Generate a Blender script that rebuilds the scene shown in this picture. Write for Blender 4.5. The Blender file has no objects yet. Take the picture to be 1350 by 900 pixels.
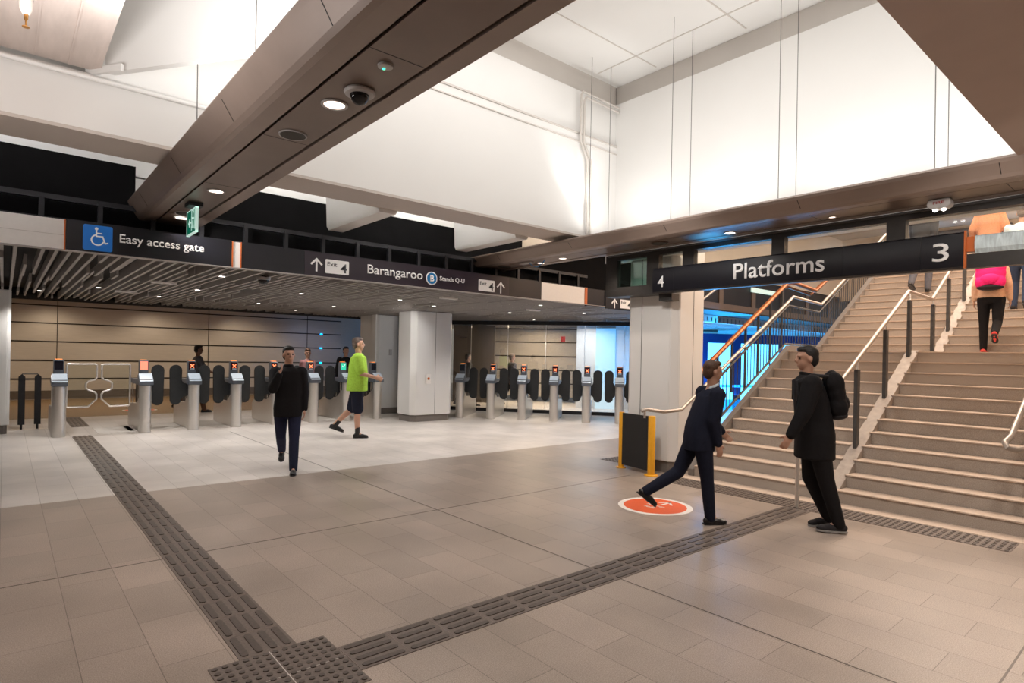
import bpy, bmesh, math, random
from mathutils import Vector, Matrix
random.seed(7)
C = bpy.context.scene.collection
PI = math.pi

# ------------------------------------------------------------------ materials
def nmat(name, col=(.5,.5,.5), rough=.5, metal=0., noise=0., nscale=20., bump=0., bscale=60., spec=.5, col2=None, stretch=None, emit=None, estr=0., alpha=1., trans=0.):
    m = bpy.data.materials.new(name); m.use_nodes = True
    nt = m.node_tree; b = nt.nodes['Principled BSDF']
    b.inputs['Base Color'].default_value = (*col, 1); b.inputs['Roughness'].default_value = rough
    b.inputs['Metallic'].default_value = metal; b.inputs['Specular IOR Level'].default_value = spec
    if trans: b.inputs['Transmission Weight'].default_value = trans
    if emit: b.inputs['Emission Color'].default_value = (*emit, 1); b.inputs['Emission Strength'].default_value = estr
    tc = nt.nodes.new('ShaderNodeTexCoord'); src = tc.outputs['Object']
    if stretch:
        mp = nt.nodes.new('ShaderNodeMapping'); mp.inputs['Scale'].default_value = stretch
        nt.links.new(src, mp.inputs[0]); src = mp.outputs[0]
    if noise or col2:
        n = nt.nodes.new('ShaderNodeTexNoise'); n.inputs['Scale'].default_value = nscale; n.inputs['Detail'].default_value = 6
        nt.links.new(src, n.inputs['Vector'])
        r = nt.nodes.new('ShaderNodeValToRGB')
        c2 = col2 or tuple(max(0, c*(1-noise)) for c in col)
        c1 = col if col2 else tuple(min(1, c*(1+noise)) for c in col)
        r.color_ramp.elements[0].position = .3; r.color_ramp.elements[1].position = .7
        r.color_ramp.elements[0].color = (*c2, 1); r.color_ramp.elements[1].color = (*c1, 1)
        nt.links.new(n.outputs['Fac'], r.inputs[0]); nt.links.new(r.outputs[0], b.inputs['Base Color'])
    if bump:
        n = nt.nodes.new('ShaderNodeTexNoise'); n.inputs['Scale'].default_value = bscale; n.inputs['Detail'].default_value = 4
        nt.links.new(src, n.inputs['Vector'])
        bp = nt.nodes.new('ShaderNodeBump'); bp.inputs['Strength'].default_value = bump; bp.inputs['Distance'].default_value = .01
        nt.links.new(n.outputs['Fac'], bp.inputs['Height']); nt.links.new(bp.outputs[0], b.inputs['Normal'])
    return m

def tile_mat(name, c1, c2, mortar, w=.33, l=.66, rough=.35, msize=.0022, speck=.25):
    m = bpy.data.materials.new(name); m.use_nodes = True; nt = m.node_tree; b = nt.nodes['Principled BSDF']
    N = nt.nodes.new; L = nt.links.new
    tc = N('ShaderNodeTexCoord'); sp = N('ShaderNodeSeparateXYZ'); cb = N('ShaderNodeCombineXYZ')
    L(tc.outputs['Object'], sp.inputs[0]); L(sp.outputs['Y'], cb.inputs['X']); L(sp.outputs['X'], cb.inputs['Y'])
    br = N('ShaderNodeTexBrick'); L(cb.outputs[0], br.inputs['Vector'])
    br.inputs['Scale'].default_value = 1; br.inputs['Brick Width'].default_value = l; br.inputs['Row Height'].default_value = w
    br.inputs['Mortar Size'].default_value = msize; br.inputs['Mortar Smooth'].default_value = .1
    br.inputs['Color1'].default_value = (*c1, 1); br.inputs['Color2'].default_value = (*c2, 1); br.inputs['Mortar'].default_value = (*mortar, 1)
    n = N('ShaderNodeTexNoise'); n.inputs['Scale'].default_value = 160; n.inputs['Detail'].default_value = 3; L(tc.outputs['Object'], n.inputs['Vector'])
    n2 = N('ShaderNodeTexNoise'); n2.inputs['Scale'].default_value = 1.1; n2.inputs['Detail'].default_value = 5; L(tc.outputs['Object'], n2.inputs['Vector'])
    mr = N('ShaderNodeMapRange'); mr.inputs['From Min'].default_value = .35; mr.inputs['From Max'].default_value = .65
    mr.inputs['To Min'].default_value = 1-speck; mr.inputs['To Max'].default_value = 1+speck; L(n.outputs['Fac'], mr.inputs['Value'])
    mr2 = N('ShaderNodeMapRange'); mr2.inputs['From Min'].default_value = .35; mr2.inputs['From Max'].default_value = .65
    mr2.inputs['To Min'].default_value = .86; mr2.inputs['To Max'].default_value = 1.1; L(n2.outputs['Fac'], mr2.inputs['Value'])
    mu = N('ShaderNodeMath'); mu.operation = 'MULTIPLY'; L(mr.outputs[0], mu.inputs[0]); L(mr2.outputs[0], mu.inputs[1])
    vm = N('ShaderNodeVectorMath'); vm.operation = 'SCALE'; L(br.outputs['Color'], vm.inputs[0]); L(mu.outputs[0], vm.inputs['Scale'])
    L(vm.outputs[0], b.inputs['Base Color'])
    rr = N('ShaderNodeMapRange'); rr.inputs['To Min'].default_value = rough-.08; rr.inputs['To Max'].default_value = rough+.12; L(n2.outputs['Fac'], rr.inputs['Value'])
    L(rr.outputs[0], b.inputs['Roughness'])
    bp = N('ShaderNodeBump'); bp.inputs['Strength'].default_value = .25; bp.inputs['Distance'].default_value = .002; bp.invert = True
    L(br.outputs['Fac'], bp.inputs['Height']); L(bp.outputs[0], b.inputs['Normal'])
    return m

def glass_mat(name, tint=(.9,1,.97), op=.12, rough=.02):
    m = bpy.data.materials.new(name); m.use_nodes = True; nt = m.node_tree
    for n in list(nt.nodes): nt.nodes.remove(n)
    N = nt.nodes.new; L = nt.links.new
    o = N('ShaderNodeOutputMaterial'); t = N('ShaderNodeBsdfTransparent'); t.inputs[0].default_value = (*tint, 1)
    g = N('ShaderNodeBsdfGlossy'); g.inputs['Roughness'].default_value = rough
    f = N('ShaderNodeFresnel'); f.inputs['IOR'].default_value = 1.5
    ad = N('ShaderNodeMath'); ad.operation = 'ADD'; ad.inputs[1].default_value = op; L(f.outputs[0], ad.inputs[0])
    mx = N('ShaderNodeMixShader'); L(ad.outputs[0], mx.inputs[0]); L(t.outputs[0], mx.inputs[1]); L(g.outputs[0], mx.inputs[2])
    L(mx.outputs[0], o.inputs[0]); return m

def emat(name, col, s):
    return nmat(name, tuple(c*.6 for c in col), .4, emit=col, estr=s)

M = {}
M['floor_brown'] = tile_mat('floor_brown', (.385,.315,.265), (.325,.268,.225), (.17,.135,.11), rough=.34)
M['floor_light'] = tile_mat('floor_light', (.68,.63,.595), (.63,.585,.545), (.33,.29,.26), rough=.33, speck=.12)
M['floor_passage'] = nmat('floor_passage', (.30,.19,.09), .22, noise=.15, nscale=2)
M['tactile'] = nmat('tactile', (.150,.120,.102), .5, noise=.2, nscale=80, bump=.2, bscale=200)
M['tactile_top'] = nmat('tactile_top', (.085,.066,.056), .45, noise=.2, nscale=80)
M['granite'] = nmat('granite', (.46,.395,.335), .6, col2=(.27,.225,.19), nscale=140, bump=.15, bscale=200)
M['kerb'] = nmat('kerb', (.36,.31,.27), .55, noise=.15, nscale=12)
M['nosing'] = nmat('nosing', (.56,.45,.365), .45, noise=.08, nscale=60)
M['nosing_dark'] = nmat('nosing_dark', (.22,.18,.155), .6, noise=.1)
M['plinth'] = nmat('plinth', (.17,.15,.135), .5, noise=.2, nscale=90)
M['steel'] = nmat('steel', (.80,.77,.73), .36, .85, noise=.12, nscale=30, stretch=(40,40,1))
M['chrome'] = nmat('chrome', (.82,.78,.74), .2, 1.)
M['rail_steel'] = nmat('rail_steel', (.42,.37,.33), .42, .55, noise=.05, nscale=20)
M['black'] = nmat('black', (.012,.012,.014), .45, noise=.2, nscale=10)
M['paddle'] = nmat('paddle', (.018,.02,.022), .6, noise=.25, nscale=60, bump=.1)
M['darkgrey'] = nmat('darkgrey', (.05,.052,.06), .45, noise=.1)
M['postgrey'] = nmat('postgrey', (.055,.052,.05), .5, noise=.15, nscale=30)
M['housing'] = nmat('housing', (.10,.115,.14), .35, noise=.05)
M['reader'] = nmat('reader', (.50,.58,.66), .2, noise=.05)
M['brown'] = nmat('brown', (.185,.135,.108), .40, .25, noise=.06, nscale=4)
M['brown_side_lit'] = nmat('brown_side_lit', (.27,.21,.178), .42, .2, noise=.05, nscale=4)  # light falling on the beam sides put into a lighter brown
M['brown_soffit'] = nmat('brown_soffit', (.46,.355,.30), .55, noise=.05, nscale=3)
M['groove'] = nmat('groove', (.006,.005,.005), .6, noise=.1)
M['frame'] = nmat('frame', (.035,.032,.030), .4, .2, noise=.1)
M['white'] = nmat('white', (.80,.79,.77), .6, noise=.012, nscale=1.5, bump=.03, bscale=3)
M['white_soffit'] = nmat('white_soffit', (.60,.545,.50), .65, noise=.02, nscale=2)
M['reveal'] = nmat('reveal', (.62,.58,.54), .6, noise=.03, nscale=2)
M['concrete'] = nmat('concrete', (.66,.57,.52), .75, noise=.05, nscale=6, bump=.35, bscale=9, stretch=(3,.5,1))
M['col_white'] = nmat('col_white', (.74,.73,.71), .3, noise=.01, nscale=2)
M['fascia_white'] = nmat('fascia_white', (.86,.83,.80), .4, noise=.02)
M['sign_dark'] = nmat('sign_dark', (.009,.009,.014), .32, noise=.1, nscale=3)
M['sign_plum'] = nmat('sign_plum', (.030,.020,.032), .32, noise=.08, nscale=3)
M['orange'] = nmat('orange', (.62,.15,.03), .4, noise=.03)
M['text'] = nmat('text', (.80,.78,.76), .4, emit=(.8,.77,.75), estr=.12, noise=.01)
M['text_dark'] = nmat('text_dark', (.02,.02,.025), .4, noise=.01)
M['blue_sign'] = nmat('blue_sign', (.01,.15,.52), .35, emit=(.01,.15,.52), estr=.15, noise=.02)
M['blue_disc'] = nmat('blue_disc', (.01,.22,.55), .35, noise=.02)
M['slat'] = nmat('slat', (.40,.375,.36), .5, noise=.06, nscale=8)
M['void'] = nmat('void', (.010,.009,.009), .7, noise=.2, nscale=4)
M['bulkhead'] = nmat('bulkhead', (.004,.0037,.0042), .9, spec=.15, noise=.2, nscale=5)
M['truss'] = nmat('truss', (.022,.022,.026), .45, .3, noise=.3, nscale=3)
M['panel_beige'] = nmat('panel_beige', (.47,.425,.375), .38, .15, noise=.04, nscale=3, stretch=(1,1,6))
M['panel_line'] = nmat('panel_line', (.035,.028,.022), .3, .5, noise=.1)
M['skirt'] = nmat('skirt', (.10,.08,.065), .4, noise=.1)
M['cream'] = nmat('cream', (.72,.60,.47), .6, noise=.03, nscale=2)
M['copper'] = nmat('copper', (.48,.16,.05), .38, .5, noise=.1, nscale=20)
M['yellow'] = nmat('yellow', (.80,.38,.02), .4, noise=.03)
M['decal_orange'] = nmat('decal_orange', (.72,.10,.02), .5, noise=.06, nscale=40)
M['decal_white'] = nmat('decal_white', (.78,.74,.70), .5, noise=.03)
M['channel_grey'] = nmat('channel_grey', (.09,.088,.09), .8, 0., noise=.05)
M['glass'] = glass_mat('glass', (.97,1,.99), .0)
M['glass_dark'] = glass_mat('glass_dark', (.80,.80,.78), .05)
M['glass_green'] = glass_mat('glass_green', (.80,.96,.90), .05)
M['frost'] = nmat('frost', (.58,.66,.68), .45, noise=.25, nscale=9, stretch=(1,4,1), emit=(.4,.5,.52), estr=.10)
M['lamp'] = emat('lamp', (1,.93,.86), 9)
M['lamp_warm'] = emat('lamp_warm', (1,.82,.70), 2.2)
M['led_orange'] = emat('led_orange', (1,.28,.05), 1.2)
M['led_red'] = emat('led_red', (1,.10,.06), 2.5)
M['led_green'] = emat('led_green', (.05,.9,.45), 2.0)
M['led_x'] = emat('led_x', (1,.22,.09), 1.5)
M['screen_dark'] = nmat('screen_dark', (.03,.006,.01), .2, noise=.05)
M['screen_black'] = nmat('screen_black', (.012,.012,.02), .15, noise=.05)
M['screen_red'] = emat('screen_red', (1,.16,.10), 1.6)
M['screen_green'] = emat('screen_green', (.02,.45,.28), 1.0)
M['exit_green'] = nmat('exit_green', (.0,.16,.09), .35, emit=(0,.2,.12), estr=.3, noise=.02)
M['exit_white'] = nmat('exit_white', (.7,.8,.75), .4, emit=(.6,.9,.8), estr=.4, noise=.02)
M['blue_lit'] = emat('blue_lit', (.01,.33,1.0), 1.6)
M['cyan_lit'] = emat('cyan_lit', (.10,.60,1.0), 2.6)
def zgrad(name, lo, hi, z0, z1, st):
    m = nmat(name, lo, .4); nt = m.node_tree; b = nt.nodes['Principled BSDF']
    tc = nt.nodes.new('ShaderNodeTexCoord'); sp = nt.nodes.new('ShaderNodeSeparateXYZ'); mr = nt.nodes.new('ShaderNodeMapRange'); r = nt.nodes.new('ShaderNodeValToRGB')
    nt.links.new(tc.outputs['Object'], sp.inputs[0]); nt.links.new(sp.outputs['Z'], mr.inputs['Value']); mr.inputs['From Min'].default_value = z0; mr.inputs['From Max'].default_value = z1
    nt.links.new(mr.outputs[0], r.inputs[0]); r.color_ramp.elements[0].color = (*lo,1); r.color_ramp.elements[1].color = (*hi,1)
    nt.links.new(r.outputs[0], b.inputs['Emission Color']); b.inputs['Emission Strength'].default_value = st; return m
M['blue_grad'] = zgrad('blue_grad', (.50,.68,.80), (.01,.36,.85), .6, 2.4, .75)  # blue light on a white wall painted as an emissive gradient
M['blue_frame'] = nmat('blue_frame', (.005,.03,.12), .4, noise=.1)
M['blue_strip'] = emat('blue_strip', (.0,.35,1.0), 5)
M['speaker'] = nmat('speaker', (.05,.045,.037), .7, noise=.2, nscale=200)
M['dome'] = nmat('dome', (.008,.008,.010), .06, noise=.05)
M['plastic_white'] = nmat('plastic_white', (.45,.43,.42), .4, noise=.02)
M['brass'] = nmat('brass', (.55,.28,.09), .3, .9, noise=.05)
M['mesh_black'] = nmat('mesh_black', (.014,.014,.015), .6, noise=.3, nscale=120, bump=.4, bscale=150)
M['red'] = nmat('red', (.30,.02,.02), .4, noise=.03)
M['wire'] = nmat('wire', (.16,.15,.145), .4, .6, noise=.05)
# people
def cloth(name, c, n=.12): return nmat(name, c, .85, noise=n, nscale=40, bump=.15, bscale=90, spec=.2)
M['skin'] = nmat('skin', (.52,.29,.20), .5, noise=.04)
M['skin_dark'] = nmat('skin_dark', (.20,.10,.065), .5, noise=.04)
M['hair_black'] = nmat('hair_black', (.012,.010,.009), .6, noise=.3, nscale=80, bump=.5)
M['hair_brown'] = nmat('hair_brown', (.09,.04,.02), .6, noise=.3, nscale=80, bump=.5)
M['hair_grey'] = nmat('hair_grey', (.16,.12,.10), .7, noise=.3, nscale=80, bump=.5)
for k, c in dict(c_black=(.010,.009,.010), c_navy=(.012,.014,.028), c_navy2=(.018,.02,.045), c_hivis=(.36,.60,.07), c_grey=(.10,.10,.115), c_peach=(.66,.42,.28),
                 c_orange=(.55,.24,.13), c_pink=(.9,.03,.22), c_jean=(.035,.05,.09), c_pale=(.55,.62,.66), c_check=(.45,.22,.22), c_dark=(.03,.028,.03), c_brown=(.10,.05,.03), c_redshoe=(.6,.07,.06), c_silver=(.4,.4,.4)).items():
    M[k] = cloth(k, c)
M['leather'] = nmat('leather', (.010,.009,.010), .3, noise=.1)
M['eye'] = nmat('eye', (.02,.015,.012), .2, noise=.05)
M['sole'] = nmat('sole', (.30,.29,.28), .6, noise=.1)

# ------------------------------------------------------------------ mesh helpers
def wl(o):
    v = Vector((0,0,0))
    while o: v += o.location; o = o.parent
    return v

class MB:
    def __init__(s): s.v = []; s.f = []
    def add(s, vs, fs):
        k = len(s.v); s.v += [tuple(v) for v in vs]; s.f += [[k+i for i in f] for f in fs]; return s
    def box(s, a, b):
        x0,y0,z0 = [min(a[i],b[i]) for i in range(3)]; x1,y1,z1 = [max(a[i],b[i]) for i in range(3)]
        return s.add([(x0,y0,z0),(x1,y0,z0),(x1,y1,z0),(x0,y1,z0),(x0,y0,z1),(x1,y0,z1),(x1,y1,z1),(x0,y1,z1)],
                     [(3,2,1,0),(4,5,6,7),(0,1,5,4),(1,2,6,5),(2,3,7,6),(3,0,4,7)])
    def prism(s, poly, axis, a, b):
        # poly: 2D points; axis 'x': (y,z) ; 'y': (x,z) ; 'z': (x,y)
        def P(p, t): return {'x': (t,p[0],p[1]), 'y': (p[0],t,p[1]), 'z': (p[0],p[1],t)}[axis]
        n = len(poly); vs = [P(p,a) for p in poly]+[P(p,b) for p in poly]
        fs = [list(range(n))[::-1], list(range(n,2*n))]+[(i,(i+1)%n,n+(i+1)%n,n+i) for i in range(n)]
        return s.add(vs, fs)
    def quadbox(s, p0, p1, z0, z1, t):
        # vertical slab between plan points p0,p1, thickness t on the left of the direction
        d = Vector((p1[0]-p0[0], p1[1]-p0[1])).normalized(); n = Vector((-d.y, d.x))*t
        poly = [(p0[0],p0[1]),(p1[0],p1[1]),(p1[0]+n.x,p1[1]+n.y),(p0[0]+n.x,p0[1]+n.y)]
        return s.prism(poly, 'z', z0, z1)
    def tube(s, pts, r, n=10, caps=True):
        pts = [Vector(p) for p in pts]; rs = r if isinstance(r, (list,tuple)) else [r]*len(pts)
        rings = []; up = None
        for i,p in enumerate(pts):
            if i == 0: d = pts[1]-p
            elif i == len(pts)-1: d = p-pts[i-1]
            else: d = (pts[i+1]-p).normalized()+(p-pts[i-1]).normalized()
            d.normalize()
            if up is None:
                up = Vector((0,0,1)) if abs(d.z) < .9 else Vector((1,0,0))
            a = d.cross(up).normalized(); b = a.cross(d).normalized(); up = b
            rings.append([p+(a*math.cos(2*PI*k/n)+b*math.sin(2*PI*k/n))*rs[i] for k in range(n)])
        vs = [v for r_ in rings for v in r_]; fs = []
        for i in range(len(rings)-1):
            for k in range(n):
                fs.append((i*n+k, (i+1)*n+k, (i+1)*n+(k+1)%n, i*n+(k+1)%n))
        if caps: fs += [list(range(n)), list(range((len(rings)-1)*n, len(rings)*n))[::-1]]
        return s.add(vs, fs)
    def cyl(s, p0, p1, r0, r1=None, n=24): return s.tube([p0,p1], [r0, r0 if r1 is None else r1], n)
    def lathe(s, c, prof, n=32):
        vs = []; fs = []
        for (r,z) in prof:
            for k in range(n): vs.append((c[0]+r*math.cos(2*PI*k/n), c[1]+r*math.sin(2*PI*k/n), c[2]+z))
        for i in range(len(prof)-1):
            for k in range(n): fs.append((i*n+k, i*n+(k+1)%n, (i+1)*n+(k+1)%n, (i+1)*n+k))
        fs += [list(range(n))[::-1], list(range((len(prof)-1)*n, len(prof)*n))]
        return s.add(vs, fs)
    def ell(s, c, r, rot=None, nu=16, nv=10):
        vs = []; fs = []; c = Vector(c)
        for j in range(nv+1):
            t = PI*j/nv
            for i in range(nu):
                v = Vector((math.sin(t)*math.cos(2*PI*i/nu)*r[0], math.sin(t)*math.sin(2*PI*i/nu)*r[1], math.cos(t)*r[2]))
                if rot is not None: v = rot @ v
                vs.append(c+v)
        for j in range(nv):
            for i in range(nu): fs.append((j*nu+i, (j+1)*nu+i, (j+1)*nu+(i+1)%nu, j*nu+(i+1)%nu))
        return s.add(vs, fs)
    def build(s, name, mat, parent=None, smooth=False, world=True, bevel=0.):
        o0 = wl(parent) if (parent and world) else Vector((0,0,0))
        me = bpy.data.meshes.new(name); me.from_pydata([tuple(Vector(v)-o0) for v in s.v], [], s.f); me.validate(); me.update()
        bm = bmesh.new(); bm.from_mesh(me); bmesh.ops.recalc_face_normals(bm, faces=bm.faces); 
        if bevel:
            bmesh.ops.bevel(bm, geom=[e for e in bm.edges if len(e.link_faces)==2 and e.calc_face_angle() > .6], offset=bevel, segments=2, affect='EDGES', clamp_overlap=True)
        bm.to_mesh(me); bm.free()
        if smooth:
            for p in me.polygons: p.use_smooth = True
        ob = bpy.data.objects.new(name, me); C.objects.link(ob); ob.parent = parent
        me.materials.append(M[mat] if isinstance(mat, str) else mat)
        if smooth:
            try:
                md = ob.modifiers.new('es', 'EDGE_SPLIT'); md.split_angle = math.radians(40)
            except Exception: pass
        return ob

def tag(o, label=None, cat=None, group=None, kind=None):
    if label: o['label'] = label
    if cat: o['category'] = cat
    if group: o['group'] = group
    if kind: o['kind'] = kind
    return o
def empty(name, loc, label, cat, group=None, rz=0.):
    o = bpy.data.objects.new(name, None); C.objects.link(o); o.location = loc; o.rotation_euler = (0,0,rz); o.empty_display_size = .1
    return tag(o, label, cat, group)
def struct(name, mb, mat, label, cat='building', **k):
    o = mb.build(name, mat, None, **k); return tag(o, label, cat, kind='structure')
def children(o): return [c for c in bpy.data.objects if c.parent == o]
def copy_tree(o, parent=None):
    c = o.copy(); C.objects.link(c); c.parent = parent
    for ch in children(o): copy_tree(ch, c)
    return c

def text_mesh(txt, w=None, h=None, bold=.0, mat='text', name='lettering', parent=None, origin=(0,0,0), right=(1,0,0), up=(0,0,1), thick=.004):
    """lettering standing at origin (its lower left corner), fitted to height h and width w"""
    cu = bpy.data.curves.new('t', 'FONT'); cu.body = txt; cu.size = 1; cu.offset = bold; cu.extrude = .0; cu.resolution_u = 4
    ob = bpy.data.objects.new('t', cu); C.objects.link(ob)
    dg = bpy.context.evaluated_depsgraph_get(); dg.update()
    me = bpy.data.meshes.new_from_object(ob.evaluated_get(dg)); bpy.data.objects.remove(ob); bpy.data.curves.remove(cu)
    xs = [v.co.x for v in me.vertices]; ys = [v.co.y for v in me.vertices]
    x0,x1,y0,y1 = min(xs),max(xs),min(ys),max(ys)
    sy = h/(y1-y0); sx = w/(x1-x0) if w else sy
    R = Vector(right).normalized(); U = Vector(up).normalized(); Nn = R.cross(U)
    o0 = wl(parent) if parent else Vector((0,0,0))
    for v in me.vertices:
        p = Vector(origin)+R*((v.co.x-x0)*sx)+U*((v.co.y-y0)*sy)-o0
        v.co = p
    me.update()
    bm = bmesh.new(); bm.from_mesh(me)
    g = bmesh.ops.extrude_face_region(bm, geom=bm.faces[:])
    for e in g['geom']:
        if isinstance(e, bmesh.types.BMVert): e.co += Nn*thick
    bmesh.ops.recalc_face_normals(bm, faces=bm.faces); bm.to_mesh(me); bm.free()
    me.materials.append(M[mat]); me.name = name
    o = bpy.data.objects.new(name, me); C.objects.link(o); o.parent = parent; return o

def flat(polys, origin, right, up, name, mat, parent, thick=.004):
    """flat shapes (lists of 2D points) lying on a face"""
    R = Vector(right).normalized(); U = Vector(up).normalized(); N_ = R.cross(U); mb = MB(); O = Vector(origin)
    for poly in polys:
        n = len(poly); vs = [O+R*p[0]+U*p[1] for p in poly]+[O+R*p[0]+U*p[1]+N_*thick for p in poly]
        mb.add(vs, [list(range(n)), list(range(n,2*n))[::-1]]+[(i,(i+1)%n,n+(i+1)%n,n+i) for i in range(n)])
    return mb.build(name, mat, parent)
def strokes(lines, w):
    """2D polylines to thick quads"""
    out = []
    for ln in lines:
        for (a,b) in zip(ln[:-1], ln[1:]):
            a = Vector(a); b = Vector(b); d = (b-a).normalized()*w/2; n = Vector((-d.y, d.x))
            a = a-d*.6; b = b+d*.6
            out.append([tuple(a+n), tuple(a-n), tuple(b-n), tuple(b+n)])
    return out
def disc2(r, n=32, c=(0,0)): return [(c[0]+r*math.cos(2*PI*k/n), c[1]+r*math.sin(2*PI*k/n)) for k in range(n)]
def arrow2(h, w, t):
    return strokes([[(0,0),(0,h)], [(-w/2,h-w/2),(0,h),(w/2,h-w/2)]], t)

# ------------------------------------------------------------------ camera
CAMH = 1.70
f, U0, V0, T = 787., 675., 469.5, math.atan(.02)
yawA = math.atan((U0-5.)/f)
F = Vector((math.sin(yawA), math.cos(yawA), 0)); R = Vector((math.cos(yawA), -math.sin(yawA), 0)); Z = Vector((0,0,1))
cd = bpy.data.cameras.new('camera'); cam = bpy.data.objects.new('camera', cd); C.objects.link(cam)
cd.sensor_width = 36; cd.sensor_fit = 'HORIZONTAL'; cd.lens = f*36/1350; cd.shift_y = (V0-450)/1350; cd.clip_end = 200; cd.clip_start = .05
cx_ = R*math.cos(T)+Z*math.sin(T); cy_ = -R*math.sin(T)+Z*math.cos(T); cz_ = -F
cam.matrix_world = Matrix(((cx_.x,cy_.x,cz_.x,0),(cx_.y,cy_.y,cz_.y,0),(cx_.z,cy_.z,cz_.z,CAMH),(0,0,0,1)))
bpy.context.scene.camera = cam

# ------------------------------------------------------------------ room shell
YF = 8.30; ZC = 2.79; ZF = 3.12       # sign fascia plane, slat soffit, fascia top
struct('floor', MB().box((-7,-7,-.1),(7.72,8.22,0)).box((7.72,-7,-.1),(10,1.2,0)).box((7.72,4.95,-.1),(32,8.22,0)), 'floor_brown', 'brown granite tiled concourse floor in the foreground', 'floor')
struct('floor', MB().box((-7,8.22,-.1),(32,18,0)), 'floor_light', 'pale granite tiled floor around the ticket gates', 'floor')
struct('floor', MB().box((-7,18,-.1),(13.5,24.7,-.004)), 'floor_passage', 'shiny tan floor of the passage behind the gates', 'floor')
struct('floor', MB().box((13.5,18,-.1),(32,30,-.002)), 'floor_light', 'pale floor behind the diagonal glass wall', 'floor')
j = MB().box((-7,5.495,0),(7.0,5.505,.0015)).box((3.645,-3,0),(3.655,8.22,.0015)).box((-7,.715,0),(7,.725,.0015)).box((3.645,8.22,0),(3.655,13.4,.0015))
struct('trim_1', j, 'skirt', 'thin dark expansion joints crossing the floor', 'floor joint')
# back passage wall with horizontal dark channels
YB = 24.7
wb = MB().box((-7,YB,0.28),(11.2,YB+.2,3.3))
struct('wall_back', wb, 'panel_beige', 'beige metal panelled wall along the passage behind the gates', 'wall')
ln = MB()
for z in (3.06,2.48,1.88,1.26,.66):
    ln.box((-7,YB-.012,z-.022),(11.2,YB+.01,z+.022))
for x in (1.33,5.9,9.7): ln.box((x-.012,YB-.008,.3),(x+.012,YB+.01,3.3))
struct('trim_2', ln, 'panel_line', 'dark horizontal channels running along the beige panelled wall', 'wall trim')
struct('baseboard_back', MB().box((-7,YB-.03,0),(11.2,YB+.15,.28)), 'skirt', 'dark skirting under the beige panelled wall', 'baseboard')
struct('wall_back', MB().box((11.2,26.0,0),(16,26.2,4)), 'panel_beige', 'dim tan wall beyond the end of the panelled passage wall', 'wall')
for k,x in enumerate((10.3,)):
    for z in (2.48,1.88,1.26,.66):
        tag(MB().box((x-.05,YB-.03,z-.02),(x+.05,YB-.012,z+.02)).build('indicator_light', 'blue_strip', None), 'tiny blue light in the %s channel of the panelled wall' % {2.48:'uppermost',1.88:'second',1.26:'third',.66:'lowest'}[z], 'light', 'blue dots on the panelled wall')
struct('wall_left', MB().box((-7.2,-7,0),(-7,26,7)), 'cream', 'plain wall at the left end of the concourse', 'wall')
struct('wall_front', MB().box((-7,-7.2,0),(12,-7,4)), 'cream', 'plain wall behind the viewpoint', 'wall')
struct('wall_right', MB().box((10,-7,0),(10.2,-.3,4)), 'cream', 'plain wall at the right of the concourse', 'wall')
# slatted ceiling
sl = MB(); random.seed(3)
x = -4.0
while x < 12.5:
    y = YF+.05
    ye = 17.0
    while y < ye:
        L_ = random.choice((.7,1.,1.3,1.9)); e = min(y+L_, ye)
        if random.random() > .05:
            dz = random.choice((0,0,0,0,0,0,0,.08))
            sl.box((x-.017,y,ZC+dz),(x+.017,e-.022,ZC+.14))
        y = e
    x += .12
struct('ceiling', sl, 'slat', 'staggered grey metal slats forming the low ceiling over the gates', 'ceiling')
sl = MB(); x = 12.6
while x < 30:
    y = 9.35
    while y < 17:
        L_ = random.choice((.8,1.3,2.2)); e = min(y+L_, 17)
        sl.box((x-.03,y,ZC+random.choice((0,0,.04))),(x+.03,e-.03,ZC+.14)); y = e
    x += .22
struct('ceiling', sl, 'slat', 'slatted low ceiling washed with blue light beyond the stairs', 'ceiling')
struct('ceiling', MB().box((-7,YF+.06,ZC+.20),(31,17.0,ZC+.24)).box((-7,16.95,ZC+.02),(31,17.0,ZC+.3)), 'void', 'dark void above the ceiling slats', 'ceiling')
struct('ceiling', MB().box((-7,17.0,3.3),(31,30,3.4)), 'cream', 'plain ceiling of the rear passage', 'ceiling')
struct('trim_3', MB().box((-7,16.9,ZC-.05),(12.5,16.96,ZC+.06)), 'frame', 'dark edge trim where the slats end', 'ceiling trim')
# bulkhead above fascia
struct('wall_back', MB().box((-7,8.75,3.03),(1.22,8.85,3.97)).box((1.22,8.75,3.03),(2.1,8.85,3.45)).box((2.1,8.75,3.03),(12,8.85,3.95)), 'bulkhead', 'black bulkhead above the sign fascia', 'wall')
struct('wall_back', MB().box((-7,8.95,3.9),(12,9.05,4.75)), 'white', 'white lit upstand above the black bulkhead', 'wall')
tr = MB()
tr.box((-7,8.62,3.39),(9.4,8.68,3.45)).box((-7,8.62,3.16),(9.4,8.66,3.19))
x = -3.
while x < 9.3:
    tr.box((x-.025,8.60,3.03),(x+.025,8.66,3.42)); x += .55
struct('trim_4', tr, 'truss', 'dark metal service rail and posts above the sign fascia', 'service rail')
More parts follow.
